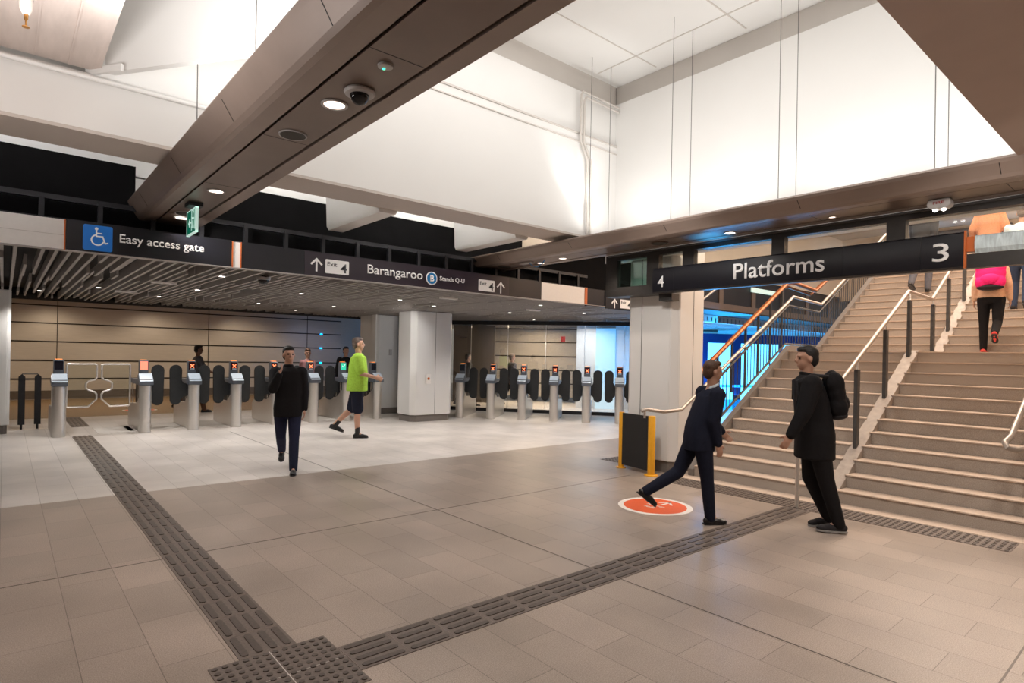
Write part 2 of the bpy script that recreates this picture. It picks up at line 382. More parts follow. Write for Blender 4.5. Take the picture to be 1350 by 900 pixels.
# atrium box: white concrete
YW = 6.30; XW = 7.50; ZT = 6.15
wy = MB().box((-7,YW,3.58),(.55,YW+.25,4.06)).box((.55,YW,3.58),(XW,YW+.25,5.10)).box((.55,YW+.03,5.10),(XW,YW+.25,5.78))
struct('wall_back', wy, 'white', 'white upper wall at the back of the bright skylight well', 'wall')
struct('wall_back', MB().box((.5,YW+.12,5.78),(XW+.1,YW+.3,ZT)), 'reveal', 'grey band at the top of the back skylight wall', 'wall')
struct('wall_right', MB().box((XW,1.0,3.25),(XW+.15,YW+.2,5.80)), 'white', 'white upper wall at the right of the skylight well', 'wall')
struct('wall_right', MB().box((XW+.12,1.0,5.80),(XW+.3,YW+.3,ZT)), 'reveal', 'grey band at the top of the right skylight wall', 'wall')
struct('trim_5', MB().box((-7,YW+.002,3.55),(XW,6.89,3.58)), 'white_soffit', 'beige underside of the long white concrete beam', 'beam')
struct('wall_back', MB().box((-7,6.80,3.58),(XW,6.888,4.8)), 'white', 'rear face of the long white concrete beam', 'wall')
struct('trim_5', MB().box((2.0,YW-.012,5.10),(XW,YW,5.125)).box((2.0,YW-.012,4.98),(XW,YW,4.995)), 'reveal', 'two thin ledges along the back skylight wall', 'wall trim')
for i,(xa,xb,n) in enumerate(((1.42,1.72,'behind the long brown beam'),(3.58,3.86,'left of centre behind the long white beam'),(5.86,6.14,'right of centre behind the long white beam'))):
    b = MB().prism([(xa-.05,4.7),(xa,3.55),(xa+.03,3.50),(xb-.03,3.50),(xb,3.55),(xb+.05,4.7)], 'y', 6.88, 8.46)
    struct('trim_6', b, 'white', 'short white cross beam '+n, 'beam', smooth=True)
struct('ceiling', MB().box((-7,6.80,4.72),(12,9.05,4.8)), 'white', 'white coffer ceiling behind the long white beam', 'ceiling')
# skylight ceiling with panel joints
struct('ceiling', MB().box((.4,-.5,ZT),(XW+.3,YW+.3,ZT+.1)), 'white', 'white panelled ceiling of the tall skylight well', 'ceiling')
jn = MB()
for x in (3.2,5.1,7.0): jn.box((x,1,ZT-.006),(x+.02,YW,ZT))
for y in (5.55,4.1,2.7): jn.box((1,y,ZT-.006),(XW,y+.02,ZT))
struct('trim_7', jn, 'reveal', 'thin joints between the skylight ceiling panels', 'ceiling trim')
# left: board-marked slab and angled white panels
struct('ceiling', MB().box((-7,1.1,4.1),(.60,YW+.02,4.3)), 'concrete', 'board marked beige concrete soffit at the top left', 'ceiling')
bd = MB()
for x in (-.35,-.02,.16,.38): bd.box((x-.006,1.1,4.09),(x+.006,YW,4.101))
struct('trim_8', bd, 'concrete', 'board lines in the beige concrete soffit', 'ceiling trim')
struct('wall_left', MB().quadbox((.60,6.35),(1.50,5.03),4.1,ZT+.02,.06), 'white', 'angled bright white panel at the left of the skylight well', 'wall')
struct('wall_left', MB().quadbox((1.508,5.018),(2.0,4.3),4.1,ZT+.02,.06).box((1.98,1.0,4.1),(2.04,4.32,ZT)), 'white', 'second angled white panel running behind the brown beam', 'wall')
struct('wall_left', MB().quadbox((.50,6.36),(.72,6.04),4.06,4.12,.025), 'white', 'small bracket plate at the corner of the beige concrete soffit', 'bracket')
tag(MB().tube([(-6.9,6.24,4.02),(1.55,6.24,4.00)], .022, 10).build('conduit_pipe', 'white', None, smooth=True), 'white conduit running along the top of the left white beam', 'pipe')
# brown soffit nearest the viewer, top right
struct('ceiling', MB().box((-7,-7,3.46),(12,1.08,3.56)), 'brown_soffit', 'brown soffit over the near side of the concourse', 'ceiling')
struct('wall_front', MB().box((-7,.98,3.56),(XW+.3,1.08,ZT)).box((-7,.98,3.5),(0.6,1.08,4.2)), 'white', 'near side of the skylight well above the brown soffit', 'wall')

# ------------------------------------------------------------------ fascia and overhead signs
def fasc(name, mat, x0, x1, label, cat='fascia'):
    return struct(name, MB().box((x0,YF,ZC),(x1,YF+.06,ZF)), mat, label, cat)
fasc('trim_9', 'fascia_white', -7, .49, 'pale tiled fascia left of the access sign')
struct('trim_9', MB().box((-7,YF-.002,2.945),(.49,YF,2.95)).box((-.45,YF-.002,ZC),(-.446,YF,ZF)), 'reveal', 'fine joints in the pale fascia', 'fascia')
fasc('trim_9', 'fascia_white', 2.255, 2.345, 'narrow white fascia strip between two orange edges')
fasc('trim_9', 'sign_dark', 2.36, 3.20, 'blank black fascia panel left of the exit sign')
fasc('trim_9', 'sign_dark', 6.96, 7.77, 'blank black fascia panel right of the exit sign')
fasc('trim_9', 'fascia_white', 7.77, 8.97, 'white fascia panel with an orange right edge')
for x,n in ((.49,'at the left of the access sign'),(2.24,'left of the narrow white strip'),(2.345,'right of the narrow white strip'),(8.97,'right of the white fascia panel')):
    tag(MB().box((x,YF-.012,ZC-.005),(x+.013 if x<8 else x+.07,YF+.06,ZF+.005)).build('edge_strip', 'orange', None), 'thin orange edge strip '+n, 'sign edge', 'orange edges on the overhead fascia')
struct('trim_9', MB().box((9.04,YF,ZC-.03),(12.,YF+.06,ZF)), 'sign_dark', 'black fascia at the right end above the diagonal gates', 'fascia')
struct('trim_9', MB().box((-7,YF-.01,ZC-.012),(12,YF+.08,ZC)), 'slat', 'thin metal lip under the fascia', 'fascia')

r = empty('overhead_sign', (1.37,YF,ZC), 'black overhead sign reading Easy access gate with a blue wheelchair symbol', 'sign')
MB().box((.508,YF-.004,ZC),(2.24,YF+.06,ZF)).build('sign_panel', 'sign_dark', r)
p = flat([[(.66,2.825),(.66,3.085),(.675,3.10),(.925,3.10),(.94,3.085),(.94,2.825),(.925,2.81),(.675,2.81)]], (0,YF-.008,0), (1,0,0), (0,0,1), 'symbol_panel', 'blue_sign', r)
ws = strokes([[(0,.085),(.0,.02),(.06,.02),(.085,-.055),(.11,-.047)],[(0,.055),(.05,.055)]], .014)
arc = [(math.cos(a)*.058+.012, math.sin(a)*.058-.022) for a in [math.radians(105+i*17) for i in range(15)]]
ws += strokes([arc], .014)+[disc2(.017, 16, (0,.105))]
ws = [[(q[0]+.785, q[1]+2.955) for q in pl] for pl in ws]
flat(ws, (0,YF-.013,0), (1,0,0), (0,0,1), 'wheelchair_symbol', 'text', r)
text_mesh('Easy access gate', 0.90, .13, .009, origin=(1.01,YF-.006,2.905), parent=r)

r = empty('overhead_sign', (5.08,YF,ZC), 'dark plum overhead sign reading Exit 4, Barangaroo B, Stands Q-U', 'sign')
MB().box((3.20,YF-.006,ZC-.005),(6.96,YF+.06,ZF+.005)).build('sign_panel', 'sign_plum', r)
flat([[(a+3.37, b+2.86) for a,b in pl] for pl in arrow2(.17,.15,.026)], (0,YF-.010,0), (1,0,0), (0,0,1), 'arrow', 'text', r)
def exitbox(x0, x1, z0, z1, par):
    b_ = flat([[(x0+.01,z0),(x0,z0+.01),(x0,z1-.01),(x0+.01,z1),(x1-.01,z1),(x1,z1-.01),(x1,z0+.01),(x1-.01,z0)]], (0,YF-.010,0), (1,0,0), (0,0,1), 'number_plate', 'text', par)
    w = x1-x0; h = z1-z0
    text_mesh('Exit', w*.40, h*.30, .0, 'text_dark', parent=par, origin=(x0+w*.08,YF-.016,z0+h*.52))
    text_mesh('4', w*.28, h*.66, .012, 'text_dark', parent=par, origin=(x0+w*.63,YF-.016,z0+h*.12))
exitbox(3.50,3.86,2.845,3.045,r)
text_mesh('Barangaroo', .97, .18, .010, origin=(4.16,YF-.008,2.865), parent=r)
flat([disc2(.108,36,(5.30,2.945))], (0,YF-.010,0), (1,0,0), (0,0,1), 'disc_rim', 'text', r)
flat([disc2(.09,36,(5.30,2.945))], (0,YF-.016,0), (1,0,0), (0,0,1), 'disc', 'blue_disc', r)
text_mesh('B', .075, .105, .02, parent=r, origin=(5.265,YF-.022,2.893))
text_mesh('Stands Q-U', .50, .085, .006, origin=(5.46,YF-.008,2.915), parent=r)
exitbox(6.26,6.62,2.83,3.03,r)
flat([[(a+6.76, b+2.83) for a,b in pl] for pl in arrow2(.18,.16,.026)], (0,YF-.010,0), (1,0,0), (0,0,1), 'arrow', 'text', r)
r = empty('overhead_sign', (10.1,YF,ZC-.03), 'small black overhead sign with an up arrow and Exit 4 beside the white column', 'sign')
MB().box((9.6,YF-.02,ZC-.05),(11.6,YF-.002,ZF-.02)).build('sign_panel', 'sign_dark', r)
flat([[(a+9.88, b+2.775) for a,b in pl] for pl in arrow2(.18,.17,.03)], (0,YF-.026,0), (1,0,0), (0,0,1), 'arrow', 'text', r)
YFs = YF; YF = YF-.02; exitbox(10.06,10.45,2.78,2.97,r); YF = YFs

# ------------------------------------------------------------------ brown cladding beams
def beam(xc, y0, y1, z, label, ztop):
    r = empty('ceiling_beam', (xc,(y0+y1)/2,z), label, 'beam')
    hw = .35
    dz = ztop-z
    prof = [(xc-.18,z),(xc-.30,z),(xc-.335,z+.012),(xc-.36,z+.04),(xc-.445,z+dz-.05),(xc-.462,z+dz-.02),(xc-.455,z+dz),(xc+.455,z+dz),(xc+.462,z+dz-.02),(xc+.445,z+dz-.05),(xc+.37,z+.04),(xc+.35,z+.008),(xc+.34,z),(xc+.21,z),(xc+.21,z+.05),(xc-.18,z+.05)]
    MB().prism(prof, 'y', y0, y1).build('beam_casing', 'brown_side_lit', r, smooth=False)
    MB().box((xc-.155,y0,z+.004),(xc+.185,y1,z+.02)).build('soffit_panel', 'brown', r)
    s = MB().box((xc-.18,y0,z+.03),(xc-.155,y1,z+.035)).box((xc+.185,y0,z+.03),(xc+.21,y1,z+.035)); s.build('shadow_gap', 'groove', r)
    jn = MB(); y = y0+.9
    while y < y1-.3:
        jn.box((xc-.155,y,z+.003),(xc+.185,y+.006,z+.0045)); jn.prism([(xc-.362,z+.04),(xc-.447,z+dz-.05),(xc-.44,z+dz-.05),(xc-.355,z+.04)],'y',y,y+.006); y += 1.7
    jn.build('panel_joint', 'groove', r)
    return r
beam(1.60,-6.5,8.95,3.31,'long brown metal beam with recessed lights running overhead from the upper left',3.54)
beam(6.87,-6.5,8.95,3.31,'brown metal beam running above the window band over the stair entrance',3.48)
def downlight(x, y, z, r_, label, group, lampm='lamp_warm', trim='plastic_white'):
    r = empty('recessed_downlight', (x,y,z), label, 'ceiling light', group)
    MB().lathe((x,y,z-.006), [(r_*.78,0.004),(r_*.8,0),(r_,0),(r_,.008),(r_*.78,.012)]).build('trim_ring', trim, r, smooth=True)
    MB().lathe((x,y,z-.003), [(r_*.78,0),(r_*.78,.008)], 24).build('lamp_face', lampm, r)
    return r
G1 = 'round downlights in the long brown beam'
downlight(1.61,3.72,3.31,.085,'large glowing downlight beside the black dome camera in the brown beam',G1)
downlight(1.61,6.56,3.31,.085,'middle glowing downlight of the long brown beam, near the green exit sign',G1)
downlight(1.63,8.2,3.31,.085,'farthest glowing downlight at the end of the long brown beam',G1)
G2 = 'round downlights under the brown beam above the stair entrance'
downlight(6.95,3.97,3.31,.075,'downlight with a blue glow above the Platforms sign',G2,'lamp')
downlight(7.0,7.5,3.31,.075,'downlight near the far end of the right brown beam',G2)
downlight(6.9,6.88,3.31,.075,'second downlight from the far end of the right brown beam',G2)
downlight(6.95,2.75,3.31,.04,'small downlight between the blue one and the smoke detector',G2)
def ceil_speaker(x,y,z,r_,label):
    r = empty('ceiling_speaker', (x,y,z), label, 'speaker', 'flush round speakers in the brown beams')
    MB().lathe((x,y,z-.008), [(r_*.93,0.002),(r_*.95,0),(r_,0),(r_,.01)]).build('rim', 'plastic_white' if x<3 else 'brown', r, smooth=True)
    MB().lathe((x,y,z-.0085), [(r_*.90,0),(r_*.90,.01)]).build('grille', 'speaker', r)
ceil_speaker(1.61,4.45,3.31,.10,'large dark round speaker grille below the dome camera')
ceil_speaker(1.62,7.9,3.31,.12,'round speaker at the far end of the long brown beam above the access sign')
ceil_speaker(6.85,8.3,3.31,.13,'round speaker at the far end of the right brown beam')
ceil_speaker(6.9,5.0,3.31,.12,'round speaker in the right brown beam above the corner window')
r = empty('security_camera', (1.64,3.42,3.31), 'black dome security camera hanging under the long brown beam', 'camera')
MB().lathe((1.64,3.42,3.22), [(.055,.062),(.088,.066),(.095,.078),(.09,.09)]).build('housing', 'plastic_white', r, smooth=True)
MB().ell((1.64,3.42,3.285), (.060,.060,.062)).build('dome', 'dome', r, smooth=True)
r = empty('smoke_detector', (1.60,3.02,3.31), 'small round detector with a green light on the long brown beam', 'detector')
MB().lathe((1.60,3.02,3.295), [(.03,0),(.042,.005),(.044,.016)]).build('detector_body', 'plastic_white', r, smooth=True)
MB().ell((1.595,3.03,3.294), (.009,.009,.006)).build('indicator', 'led_green', r, smooth=True)
r = empty('fire_alarm_detector', (6.95,1.75,3.31), 'grey boxy fire detector with lamps under the right brown beam', 'detector')
MB().prism([(1.84,3.31),(1.66,3.31),(1.65,3.25),(1.69,3.22),(1.81,3.22),(1.85,3.25)],'x',6.89,7.01).build('detector_body','plastic_white',r,bevel=.006)
MB().ell((6.95,1.79,3.215),(.02,.02,.015)).ell((6.95,1.72,3.215),(.02,.02,.015)).build('lamp_pair','lamp',r,smooth=True)
text_mesh('FIRE', .09, .025, .01, 'red', parent=r, origin=(6.888,1.795,3.262), right=(0,-1,0))
r = empty('cable_loop', (6.65,7.3,3.31), 'short blue and white cable loop hanging from the right brown beam', 'cable')
MB().tube([(6.8,7.6,3.31),(6.8,7.5,3.24),(6.8,7.38,3.21),(6.8,7.26,3.25),(6.8,7.2,3.31)], .008, 8).build('cable','blue_disc',r,smooth=True)
MB().box((6.75,7.5,3.29),(6.85,7.8,3.31)).build('bracket','plastic_white',r)
# suspension wires
for i,(y,n) in enumerate(((6.0,'nearest the white back wall'),(4.58,'second from the back wall'),(3.17,'third from the back wall'),(1.7,'nearest the brown soffit'))):
    for x,s in ((6.55,'left'),(6.98,'right')):
        tag(MB().cyl((x+.02,y+.02,ZT),(x,y,3.52),.0045,n=6).build('suspension_wire','wire',None), '%s steel wire of the pair %s' % (s,n), 'wire', 'steel wires hanging from the skylight ceiling')
tag(MB().cyl((1.20,5.55,4.22),(1.22,5.62,3.53),.0045,n=6).build('suspension_wire','wire',None), 'single steel wire above the long brown beam at the upper left', 'wire')
# conduits on the back skylight wall
r = empty('conduit_pipe', (6.6,6.26,3.6), 'pair of white conduits bending down the back skylight wall', 'pipe')
for k in (0,.07):
    MB().tube([(7.48,6.25,5.72-k),(6.64+k,6.25,5.74-k),(6.60+k,6.25,5.68-k),(6.60+k,6.25,4.98),(6.76+k,6.25,4.72),(6.78+k,6.25,3.6)], .019, 10).build('pipe','reveal',r,smooth=True)
# exit sign
r = empty('exit_sign', (1.57,7.3,3.31), 'small green hanging exit sign with running figure below the long brown beam', 'sign')
MB().box((1.50,7.20,3.27),(1.64,7.40,3.31)).build('mounting_box','black',r)
MB().prism([(7.12,2.98),(7.52,2.98),(7.52,3.24),(7.12,3.24)],'x',1.55,1.575).build('sign_face','exit_green',r)
fg = strokes([[(.20,.05),(.09,.05)],[(.13,.09),(.09,.05),(.13,.01)]], .016)
fg = [[(a+.02,b+.07) for a,b in pl] for pl in fg]
fg += strokes([[(.30,.20),(.30,.12),(.33,.05)],[(.30,.12),(.27,.06)],[(.26,.16),(.34,.15)]], .018)+[disc2(.02,12,(.305,.225))]
fg += strokes([[(.235,.03),(.235,.245),(.385,.245),(.385,.03)]], .008)
flat(fg,(1.548,7.52,2.98),(0,-1,0),(0,0,1),'exit_symbol','exit_white',r)
MB().box((1.548,7.115,2.975),(1.577,7.525,2.985)).box((1.548,7.115,3.235),(1.577,7.525,3.245)).box((1.548,7.115,2.975),(1.577,7.125,3.245)).box((1.548,7.515,2.975),(1.577,7.525,3.245)).build('edge_frame','exit_white',r)
# sprinkler top left
r = empty('fire_sprinkler', (.075,4.9,4.1), 'white ceiling sprinkler with a brass head at the top left corner', 'sprinkler')
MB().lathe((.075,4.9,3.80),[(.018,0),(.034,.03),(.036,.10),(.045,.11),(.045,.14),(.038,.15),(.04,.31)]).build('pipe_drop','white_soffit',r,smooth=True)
MB().lathe((.075,4.9,3.72),[(.020,0),(.020,.004),(.005,.008),(.005,.04),(.011,.05),(.012,.08)],16).build('sprinkler_head','brass',r,smooth=True)

# ------------------------------------------------------------------ window band over the stairs
XF = 7.25
r = empty('window_frame', (XF,3.6,2.66), 'black framed glazed band above the stair entrance', 'window')
fr = MB().box((XF,-2,3.225),(XF+.10,6.26,3.31)).box((XF,-2,2.66),(XF+.10,6.26,2.80))
for a,b in ((6.04,6.26),(5.26,5.47),(4.68,4.86),(3.42,3.58),(2.13,2.31),(.9,1.0)): fr.box((XF,a,2.80),(XF+.10,b,3.225))
fr.build('frame','frame',r)
MB().box((XF+.10,6.16,2.66),(7.49,6.26,3.31)).box((XF+.1,5.33,2.662),(XF+.30,6.2,2.69)).build('end_frame','frame',r)
for a,b in ((5.47,6.04),(4.86,5.26),(3.58,4.68),(2.31,3.42),(1.0,2.13)):
    MB().box((XF+.04,a,2.80),(XF+.052,b,3.225)).build('glass_pane','glass_green' if a>5.4 else 'glass',r)
MB().box((XF-.028,-2,3.285),(XF+.12,6.2,3.309)).build('head_channel','channel_grey',r)
# Platforms sign
r = empty('overhead_sign', (XF,3.45,2.66), 'long black overhead sign reading 4 Platforms 3 above the stairs', 'sign')
def signprof(y0,y1,name,mat):
    prof = [(XF-.001,2.665),(XF-.022,2.68),(XF-.034,2.76),(XF-.037,2.84),(XF-.034,2.93),(XF-.022,3.01),(XF-.001,3.025)]
    return MB().prism(prof,'y',y0,y1).build(name,mat,r,smooth=True)
for a,b in ((4.984,5.34),(2.733,4.982),(1.983,2.731),(1.615,1.981)):
    if b-a > .05: signprof(a,b,'sign_panel','sign_dark')
MB().box((XF-.045,1.595,2.66),(XF,1.612,3.03)).build('edge_strip','orange',r)
MB().box((XF-.02,1.53,2.82),(XF+.03,1.60,2.97)).build('end_cap','orange',r)
XT = XF-.036
text_mesh('4', .105, .165, .006, parent=r, origin=(XT-.002,5.24,2.74), right=(0,-1,0), thick=.004)
text_mesh('Platforms', 1.13, .205, .010, parent=r, origin=(XT-.002,4.06,2.755), right=(0,-1,0))
text_mesh('3', .14, .185, .006, parent=r, origin=(XT-.002,1.875,2.745), right=(0,-1,0))
tag(MB().prism([(XF-.01,2.80),(XF-.05,2.84),(XF-.055,2.90),(XF-.04,2.96),(XF-.01,2.975)],'y',.2,1.525).build('frosted_panel','frost',None,smooth=True),'pale frosted blank panel right of the Platforms sign','panel')
tag(MB().box((XF+.11,5.10,2.56),(XF+.30,5.32,2.66)).build('mounting_block','frame',None),'dark block under the left end of the Platforms sign','bracket')

# ------------------------------------------------------------------ columns
def column(x0,y0,x1,y1,ztop,label,group,ch=.10,seams=()):
    r = empty('column', ((x0+x1)/2,(y0+y1)/2,0), label, 'column', group)
    def poly(i, c): return [(x0+i+c,y0+i),(x1-i-c,y0+i),(x1-i,y0+i+c),(x1-i,y1-i-c),(x1-i-c,y1-i),(x0+i+c,y1-i),(x0+i,y1-i-c),(x0+i,y0+i+c)]
    MB().prism(poly(0,ch),'z',.17,ztop).build('casing','col_white',r,bevel=.01)
    MB().prism(poly(.035,ch),'z',0,.17).build('base','plinth',r)
    for s in seams: MB().box(s[0],s[1]).build('seam','groove',r)
    return r
column(7.57,5.16,8.40,6.10,3.52,'white clad square column beside the stairs with a dark stone base','white clad columns',.10,
       (((7.566,5.78,.17),(7.572,5.787,3.3)),((8.02,5.156,.17),(8.026,5.162,3.3))))
column(7.77,12.95,9.02,13.78,ZC,'large white clad column between the two rows of gates','white clad columns',.12,
       (((8.44,12.946,.17),(8.446,12.952,2.79)),))
column(7.95,15.2,9.2,16.3,ZC,'white clad column standing behind the central column','white clad columns',.08,
       (((8.62,15.196,.17),(8.626,15.202,2.79)),))
column(-.75,15.1,.10,15.8,ZC,'white clad column cut off at the left edge behind the black posts','white clad columns',.05)
tag(MB().box((7.86,15.1,0),(7.90,15.3,2.79)).build('door_jamb','col_white',None),'slim white upright beside the rear column','post')
r = empty('call_point', (8.22,12.94,1.08), 'small help point with an orange button on the central column', 'call point')
MB().box((8.16,12.92,.96),(8.30,12.951,1.20)).build('plate','fascia_white',r,bevel=.004)
MB().ell((8.23,12.918,1.09),(.035,.014,.035)).build('button','orange',r,smooth=True)
tag(MB().box((8.34,15.17,1.66),(8.42,15.2,1.83)).build('wall_plate','plastic_white',None),'small grey plate on the rear column','plate')

# ------------------------------------------------------------------ stairs
RISE=.158; TR=.265; X0=7.72; XL=12.04; NL=12
st = empty('staircase', (X0,3.,0), 'wide granite staircase with pale nosings climbing to the right', 'staircase')
YS0, YS1 = .2, 4.90
def step(i, x, z, xe, y0, y1, z0):
    s = MB().box((x,y0,z0),(xe,y1,z-.012)); o = s.build('step','granite',st)
    MB().box((x-.016,y0,z-.016),(x+.06,y1,z)).box((x+.06,y0,z-.012),(xe,y1,z-.0005)).build('nosing','nosing',o,bevel=.003)
for i in range(1,NL+1):
    x = X0+TR*(i-1); xe = X0+TR*i if i<NL else XL
    step(i,x,RISE*i,xe,YS0,2.95,0); step(i,x,RISE*i,xe,3.08,YS1,0)
ZL = RISE*NL
for i in range(1,15):
    x = XL+TR*(i-1); xe = x+TR if i<14 else 24
    step(i,x,ZL+.155*i,xe,YS0,2.95,ZL-.1); step(i,x,ZL+.155*i,xe,3.08,YS1,ZL-.1)
ZU = ZL+.155*14
# centre kerb
k = MB().prism([(X0-.02,0),(X0-.02,.12),(X0+TR*11.2,ZL+.02),(XL-.1,ZL+.02),(XL+TR*13.3,ZU+.02),(XL+TR*14,ZU),(XL+TR*14,0)],'y',2.93,3.09)
k.build('centre_kerb','kerb',st)
k = MB().prism([(X0-.02,0),(X0-.02,.10),(X0+.2,.30),(X0+TR*11.3,ZL+.10),(XL-.1,ZL+.10),(XL+TR*13.3,ZU+.10),(24,ZU+.1),(24,0)],'y',4.90,4.99)
k.build('side_stringer','plinth',st)
MB().box((7.47,1.0,0),(7.74,5.12,.006)).build('base_strip','nosing',st)

def handrail(pts, r_, par, name='handrail', mat='rail_steel'):
    return MB().tube(pts, r_, 12).build(name, mat, par, smooth=True)
cr = empty('stair_railing', (9.5,3.02,0), 'steel handrail on dark posts up the middle of the stairs', 'handrail')
handrail([(7.16,3.13,.88),(7.08,3.13,.92),(7.09,3.12,.99),(7.25,3.04,1.04),(10.48,3.02,2.81),(11.66,3.02,2.78),(15.2,3.02,4.86)], .028, cr)
MB().cyl((7.08,3.13,0),(7.08,3.13,.95),.024).build('newel_post','steel',cr,smooth=True)
def zfl(x):
    if x < X0: return 0
    if x < X0+TR*11: return RISE*(int((x-X0)/TR)+1)
    if x < XL: return ZL
    return ZL+.155*min(14,int((x-XL)/TR)+1)
def zrail(x):
    if x<10.48: return 1.04+(x-7.25)*(2.81-1.04)/(10.48-7.25)
    if x<11.66: return 2.80
    return 2.78+(x-11.66)*(4.86-2.78)/(15.2-11.66)
for x in (8.52,9.55,10.55,11.72,12.6,13.6,14.7):
    po = MB().box((x-.045,3.0,zfl(x)-.10),(x+.045,3.045,zrail(x)-.12)).build('post','postgrey',cr)
    MB().cyl((x,3.02,zrail(x)-.13),(x,3.02,zrail(x)-.02),.012,n=8).build('bracket','steel',po,smooth=True)
lr = empty('stair_railing', (9.5,4.95,0), 'steel handrail over a dark barred balustrade on the left of the stairs', 'handrail')
def zl(x):
    if x<10.89: return .98+(x-7.43)*(2.88-.98)/(10.89-7.43)
    if x<12.09: return 2.86
    return 2.83+(x-12.09)*(3.82-2.83)/(14.17-12.09)*1.15
def zb(x):
    if x<10.70: return .80+(x-8.54)*.5636
    if x<12.06: return 2.03
    return 2.02+(x-12.06)*.55
handrail([(6.62,5.02,1.0),(6.56,4.97,1.0),(6.62,4.95,1.02),(7.0,4.95,.97),(7.43,4.95,.98),(10.89,4.95,2.88),(12.09,4.95,2.83),(15.5,4.95,zl(15.5))], .026, lr)
MB().cyl((6.62,4.98,0.9),(6.62,4.98,1.0),.014,n=10).build('newel_post','steel',lr,smooth=True)
MB().tube([(8.5,5.0,zb(8.5)),(10.7,5.0,2.02),(12.06,5.0,2.02),(15.5,5.0,zb(15.5))],.02,6).build('bottom_rail','postgrey',lr)
MB().tube([(8.5,5.0,zl(8.5)-.14),(10.8,5.0,2.72),(12.1,5.0,2.68),(15.5,5.0,zl(15.5)-.14)],.02,6).build('top_rail','postgrey',lr)
x = 8.52
while x < 15.4:
    MB().cyl((x,5.0,zb(x)-.02),(x,5.0,zl(x)-.13),.009,n=6).build('baluster','postgrey',lr); x += .108
MB().cyl((8.5,5.0,.45),(8.5,5.0,zl(8.5)-.12),.022,n=8).build('end_post','postgrey',lr)
rr = empty('stair_railing', (8.2,1.2,0), 'steel handrail entering at the right edge in front of the stairs', 'handrail')
handrail([(7.55,1.13,.92),(7.20,1.18,.92),(7.12,1.235,.94),(7.18,1.26,.985),(7.32,1.24,1.03),(9.8,1.2,2.36)], .027, rr)
MB().cyl((7.9,1.2,.17),(7.9,1.2,1.32),.024).build('newel_post','steel',rr,smooth=True)

# escalator rail beyond the column, hall walls
er = empty('escalator', (12,6.6,0), 'copper coloured handrail climbing beyond the left balustrade', 'escalator')
handrail([(9.6,6.5,1.0),(10.74,6.5,1.67),(13.93,6.5,3.52),(14.28,6.5,3.59),(15.5,6.5,3.5),(17.5,6.5,4.5)], .05, er, 'handrail','copper')
handrail([(9.6,6.62,.90),(13.93,6.62,3.42),(14.28,6.62,3.49),(15.5,6.62,3.4),(17.5,6.62,4.4)], .03, er, 'handrail','copper')
g = MB(); x=10.0
while x<14: g.box((x-.02,6.54,zb(x)-1.0),(x+.02,6.58,1.0+(x-9.6)*.58-.06)); x+=.55
g.build('support_bars','postgrey',er)
handrail([(8.9,5.8,2.55),(10.4,5.8,3.35)], .02, er, 'support_bar','rail_steel')
YH = 9.35
struct('wall_back', MB().box((12,YH,ZC),(32,YH+.1,3.11)), 'fascia_white', 'pale fascia of the blue lit hall beyond the stairs', 'wall')
tag(MB().box((12,YH-.02,3.11),(32,YH,3.125)).build('light_strip','blue_strip',None),'thin blue light line along the pale fascia beyond the stairs','light')
struct('wall_back', MB().box((12,YH-.06,3.125),(32,YH+.1,3.36)), 'brown', 'brown band above the pale fascia beyond the stairs', 'wall')
w = MB(); x = 12.
while x < 32: w.box((x,YH-.03,3.36),(x+.22,YH+.05,4.2)); x += 1.9
struct('window_1', w, 'brown', 'brown mullions of the dark upper windows beyond the stairs', 'window')
struct('window_1', MB().box((12,YH,3.36),(32,YH+.02,4.2)), 'sign_dark', 'dark glazing of the upper windows beyond the stairs', 'window')
struct('wall_back', MB().box((8.7,YH-.04,4.2),(32,YH+.1,8)).box((7.65,6.26,3.6),(7.75,9.4,8)), 'cream', 'cream wall of the stair hall above the dark windows', 'wall')
tag(MB().box((17.6,YH-.06,3.84),(19.2,YH-.03,3.98)).build('lit_panel','exit_white',None),'small bright panel in the dark upper windows beyond the stairs','light')
struct('ceiling', MB().box((7.65,-2,6.4),(32,YH,6.5)), 'cream', 'cream ceiling high over the stair hall', 'ceiling')
struct('wall_right', MB().box((24.5,-2,ZU),(24.7,YH,6.5)), 'cream', 'cream end wall of the upper level', 'wall')
struct('wall_right', MB().box((7.8,.05,0),(25,.2,6.5)), 'cream', 'wall along the right side of the stairs', 'wall')
tag(MB().box((24.3,2.9,ZU),(24.45,3.9,ZU+2.2)).build('shopfront','fascia_white',None),'bright white shopfront on the upper level','shopfront')
tag(MB().box((24.3,4.2,ZU),(24.45,6.8,ZU+2.2)).build('shopfront','skirt',None),'dark brown shopfront on the upper level','shopfront')

# blue lit shopfront beyond the stairs
p0 = Vector((17.6,11.75)); p1 = Vector((22.9,8.9))
d_ = (p1-p0).normalized()
bs = empty('shopfront', (p0.x,p0.y,0), 'bright blue and cyan lit glazed shopfront seen through the stair balustrade', 'shopfront')
MB().quadbox(p0,p1,2.30,2.62,.1).build('header','blue_frame',bs)
L_ = (p1-p0).length; t = 0
ws_ = [(.1,.75),(.98,1.95),(2.25,3.35),(3.42,3.75),(3.9,4.9),(5.0,5.8)]
pr = 0
for a,b in ws_:
    if b > L_: b = L_
    q0 = p0+d_*a; q1 = p0+d_*b
    MB().quadbox(q0,q1,.35,2.30,.05).build('lit_pane','cyan_lit',bs)
    MB().quadbox(p0+d_*pr,q0,0,2.30,.12).build('mullion','blue_frame',bs); pr = b
MB().quadbox(p0-Vector((0,.05)),p1-Vector((0,.05)),.78,.86,.05).build('transom','blue_lit',bs)
MB().quadbox(p0,p1,0,.35,.1).build('sill','blue_lit',bs)

